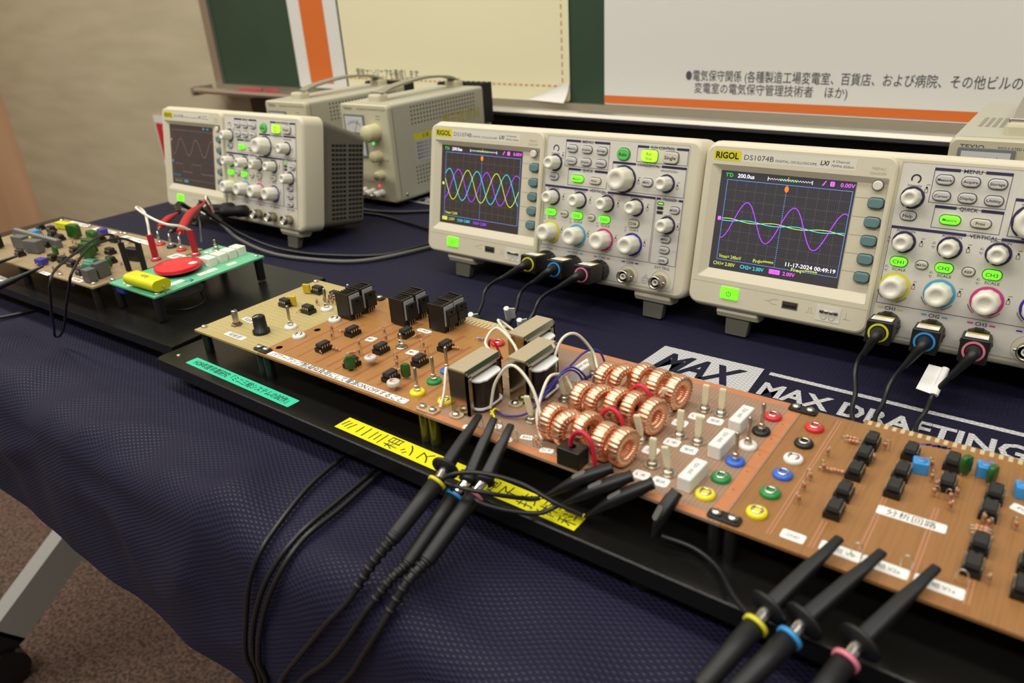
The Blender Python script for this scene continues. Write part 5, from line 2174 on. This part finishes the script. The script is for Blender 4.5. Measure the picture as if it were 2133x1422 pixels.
make_probe('pink ringed probe of the right oscilloscope with white paper tag on its cable', S3X, CH[2], 'ring_pink', 37,
           [(508, -47, 18), (506, -62, 10), (505, -84, 3.5), (530, -130, 10.6), (575, -260, 10.6), (588, -308, 3.2)] + flat((590, -330), (590, -350), (589, -366), (587, -382), (583, -396), (576, -410), (550, -424), (524, -424), (508, -408)),
           (542, -277.5, 56), (525, -320, 42), (523, -328, 40), (514, -364, 31.5), [(510, -384, 21)] + flat((507, -396),), None, None, ((509.5, -33, 29.0), (507.5, -50, 16), (497, -41, 24)))

# ------------------------------------------------------------------ leads around the far oscilloscope and the small boards
S1X = -483.7


def fw1(u, v, out):
    p = fw(S1X, u, v, out)
    return p + Vector((0, -24.7, 0))


def black_plug(t, u):
    p0, p1 = fw1(u, 14.6, 1.4), fw1(u - 1, 14.6, 40)
    M = frame_at(p0, p1)
    b = MB()
    b.lathe([(7.2, 0), (7.6, 1), (7.6, 13), (6.2, 15), (6.2, 32), (4.2, 38)], 'rubber_black', 20, M)
    for z in (3, 6, 9):
        b.lathe([(7.5, z), (7.9, z + .5), (7.5, z + 1)], 'rubber_black', 20, M)
    world_part(t, 'plug', b)
    return M @ Vector((0, 0, 37))


def spring_clip(t, pts, m, w=3.6):
    b, pad = clip_mb(pts, w, m)
    o = world_part(t, 'alligator_clip', b, None, ('red' if 'red' in m else 'black') + ' insulated clip')
    d = (Vector(pts[-1]) - Vector(pts[-2])).normalized()
    j = MB()
    j.cone(Vector(pts[-1]) - d * 1, Vector(pts[-1]) + d * 5, 2.2, 1.2, 'metal_bright', 10)
    world_part(t, 'jaw', j, o)
    return o


def lead_tube(t, name, pts, r, m):
    b = MB()
    b.tube(pts, r, m, 8, 7)
    return world_part(t, name, b)


G1 = 'black clip leads plugged into the far oscilloscope'
t = thing('clip_lead', 'black plug on the far oscilloscope with a red clip on the leftmost red terminal', 'test lead', tuple(fw1(CH[0], 14.5, 0)), group=G1)
q = black_plug(t, CH[0])
lead_tube(t, 'cable', [q, q + Vector((-4, -16, 3)), (-325, -92, 62), (-300, -112, 66), (-268, -128, 67)], 2.6, 'cable_black')
spring_clip(t, [(-268, -128, 67), (-240, -157, 70), (-221, -177.5, 69)], 'clip_red')
t = thing('clip_lead', 'black plug on the far oscilloscope with a black clip on the black terminal', 'test lead', tuple(fw1(CH[1], 14.5, 0)), group=G1)
q = black_plug(t, CH[1])
lead_tube(t, 'cable', [q, q + Vector((-5, -16, 5)), (-302, -82, 60), (-276, -100, 58), (-252, -122, 58)], 2.6, 'cable_black')
spring_clip(t, [(-252, -122, 58), (-222, -150, 64), (-199.5, -177, 68)], 'rubber_black')
t = thing('clip_lead', 'red clip on the right red terminal with red and white wires into a black cable', 'test lead', (-262, -107, 0))
spring_clip(t, [(-258, -100, 72), (-222, -140, 73), (-180.5, -178, 69)], 'clip_red', 4.4)
jn = Vector((-284, -78, 50))
lead_tube(t, 'red_wire', [(-258, -100, 72), (-268, -93, 73), (-279, -84, 62), jn], 1.3, 'wire_red')
lead_tube(t, 'white_wire', [(-256, -98, 75), (-267, -90, 77), (-279, -80, 65), jn + Vector((2, 1, 2))], 1.2, 'wire_white')
b = MB()
b.cone(jn + Vector((-3, -3, 3)), jn + Vector((8, 5, -10)), 4, 3.4, 'rubber_black', 12)
world_part(t, 'splice', b)
lead_tube(t, 'cable', [jn + Vector((7, 4, -9)), (-264, -60, 24), (-236, -44, 8), (-196, -36, 3.2), (-146, -25, 3.2), (-85, 8, 3.2), (-62, 68, 3.2), (-42, 150, 3.2), (20, 235, 3.2)], 2.1, 'cable_black')
t = thing('coaxial_cable', 'grey cable with stripped end curling onto the green board', 'cable', (-314, -67, 0))
lead_tube(t, 'cable', [(-309, -72, 45), (-290, -66, 34), (-262, -64, 18), (-216, -56, 5), (-156, -46, 3.2), (-90, -18, 3.2), (-52, 61, 3.2), (-28, 150, 3.2), (44, 215, 3.2)], 2.3, 'wire_grey')
lead_tube(t, 'inner_wire', [(-300, -70, 40), (-312, -74, 47), (-320, -78, 50), (-324, -81, 51)], 1.2, 'wire_white')
lead_tube(t, 'braid_tail', [(-306, -72, 44), (-290, -92, 50), (-256, -112, 52), (-214, -138, 48), (-176, -160, 54)], 1.0, 'wire_grey')

t = thing('jumper_wire', 'white jumper wire with two red plugs standing on the small circuit boards', 'jumper wire', (-170, -215, 0))
for p, z0, z1 in (((-170, -215), LZ + 3.4, 78), ((-141.5, -188), GZ + 3.4, 79)):
    b = MB()
    top = Vector((p[0] - 2, p[1] + 1, z1))
    b.cone((p[0], p[1], z0), top, 3.1, 3.1, 'plug_red', 14)
    world_part(t, 'red_plug', b)
lead_tube(t, 'white_wire', [(-172, -214, 77), (-186, -206, 86), (-199, -200, 94), (-205, -202, 98.5), (-198, -207, 99.5), (-171, -211, 96), (-150, -207, 90), (-142, -197, 86), (-143.5, -187, 79)], 1.35, 'wire_white')
t = thing('jumper_wire', 'black jumper wire looping over the front edge of the left base plate', 'jumper wire', (-163, -247, 0))
P1, P2 = Vector((-169, -245, 79)), Vector((-153, -236.5, 78))
for p, top in (((-163, -247, LZ + .6), P1), ((-150, -238, LZ + .6), P2)):
    b = MB()
    b.cone(p, top, 2.6, 2.8, 'black_plastic', 14)
    world_part(t, 'black_plug', b)
lead_tube(t, 'black_wire', [P1, (-178, -247, 86), (-165, -264, 91), (-138, -293, 92), (-99, -332, 92), (-90, -343, 84), (-106, -341, 66), (-130, -336, 45), (-158, -328, 25), (-172, -325, 12), (-168, -322, 12), (-156, -320, 24), (-140, -319.5, 45), (-122, -318, 68), (-116, -315, 80), (-130, -296, 89), (-141, -278, 91.5), (-147, -254, 89), P2], 1.15, 'cable_black')

# leads at the left edge of the picture
for i, (a, c, r, lb_) in enumerate((((-240, -292, 58), (-247, -352, 46), 3.2, 'thick black test probe reaching onto the tan board from the left'), ((-303, -291, 58), (-318, -345, 50), 2.6, 'slim black test probe at the left end of the tan board'))):
    t = thing('test_probe', lb_, 'probe', a)
    a, c = Vector(a), Vector(c)
    b = MB()
    b.cone(a, a + (c - a) * .45, 1.2, r * .8, 'rubber_black', 14)
    world_part(t, 'tip', b)
    b = MB()
    b.cone(a + (c - a) * .45, c + (c - a) * .3, r, r * 1.15, 'rubber_black', 16)
    world_part(t, 'handle', b)
    lead_tube(t, 'cable', [c + (c - a) * .3, c + (c - a) * .7 + Vector((0, 0, -8)), Vector((c.x - 40, -420, 10)), Vector((c.x - 90, -440, -60))], 1.8, 'cable_black')
b = MB()
b.tube([(-285, -250, 2.2), (-290, -290, 2.2), (-301, -326, 2.6), (-330, -352, 3.4)], 1.9, 'cable_black', 8, 6)
tag(link('loose_cable', b.mesh('loose_cable')), 'black cable coming out from under the left base plate', 'cable')
for i, (pts, lb_) in enumerate((([(-287, 148, 20), (-286, 144, 9), (-262, 142, 3.0), (-210, 152, 3.0), (-167, 178, 3.0), (-100, 210, 3.0), (-40, 236, 3.0), (30, 262, 3.0)], 'black power lead from the bench supply terminals, hindmost on the cloth'),
                                ([(-303, 148, 20), (-301, 143, 9), (-259, 130, 3.0), (-211, 132, 3.0), (-145, 121, 3.0), (-95, 112, 4.5), (-58, 132, 9.5), (-20, 196, 9.5), (30, 240, 9.0)], 'black power lead from the bench supply terminals, nearer the front'))):
    b = MB()
    b.tube(pts, 2.3, 'cable_black', 8, 7)
    o = link('power_lead', b.mesh('power_lead'))
    tag(o, lb_, 'cable', 'black power leads between the oscilloscopes')
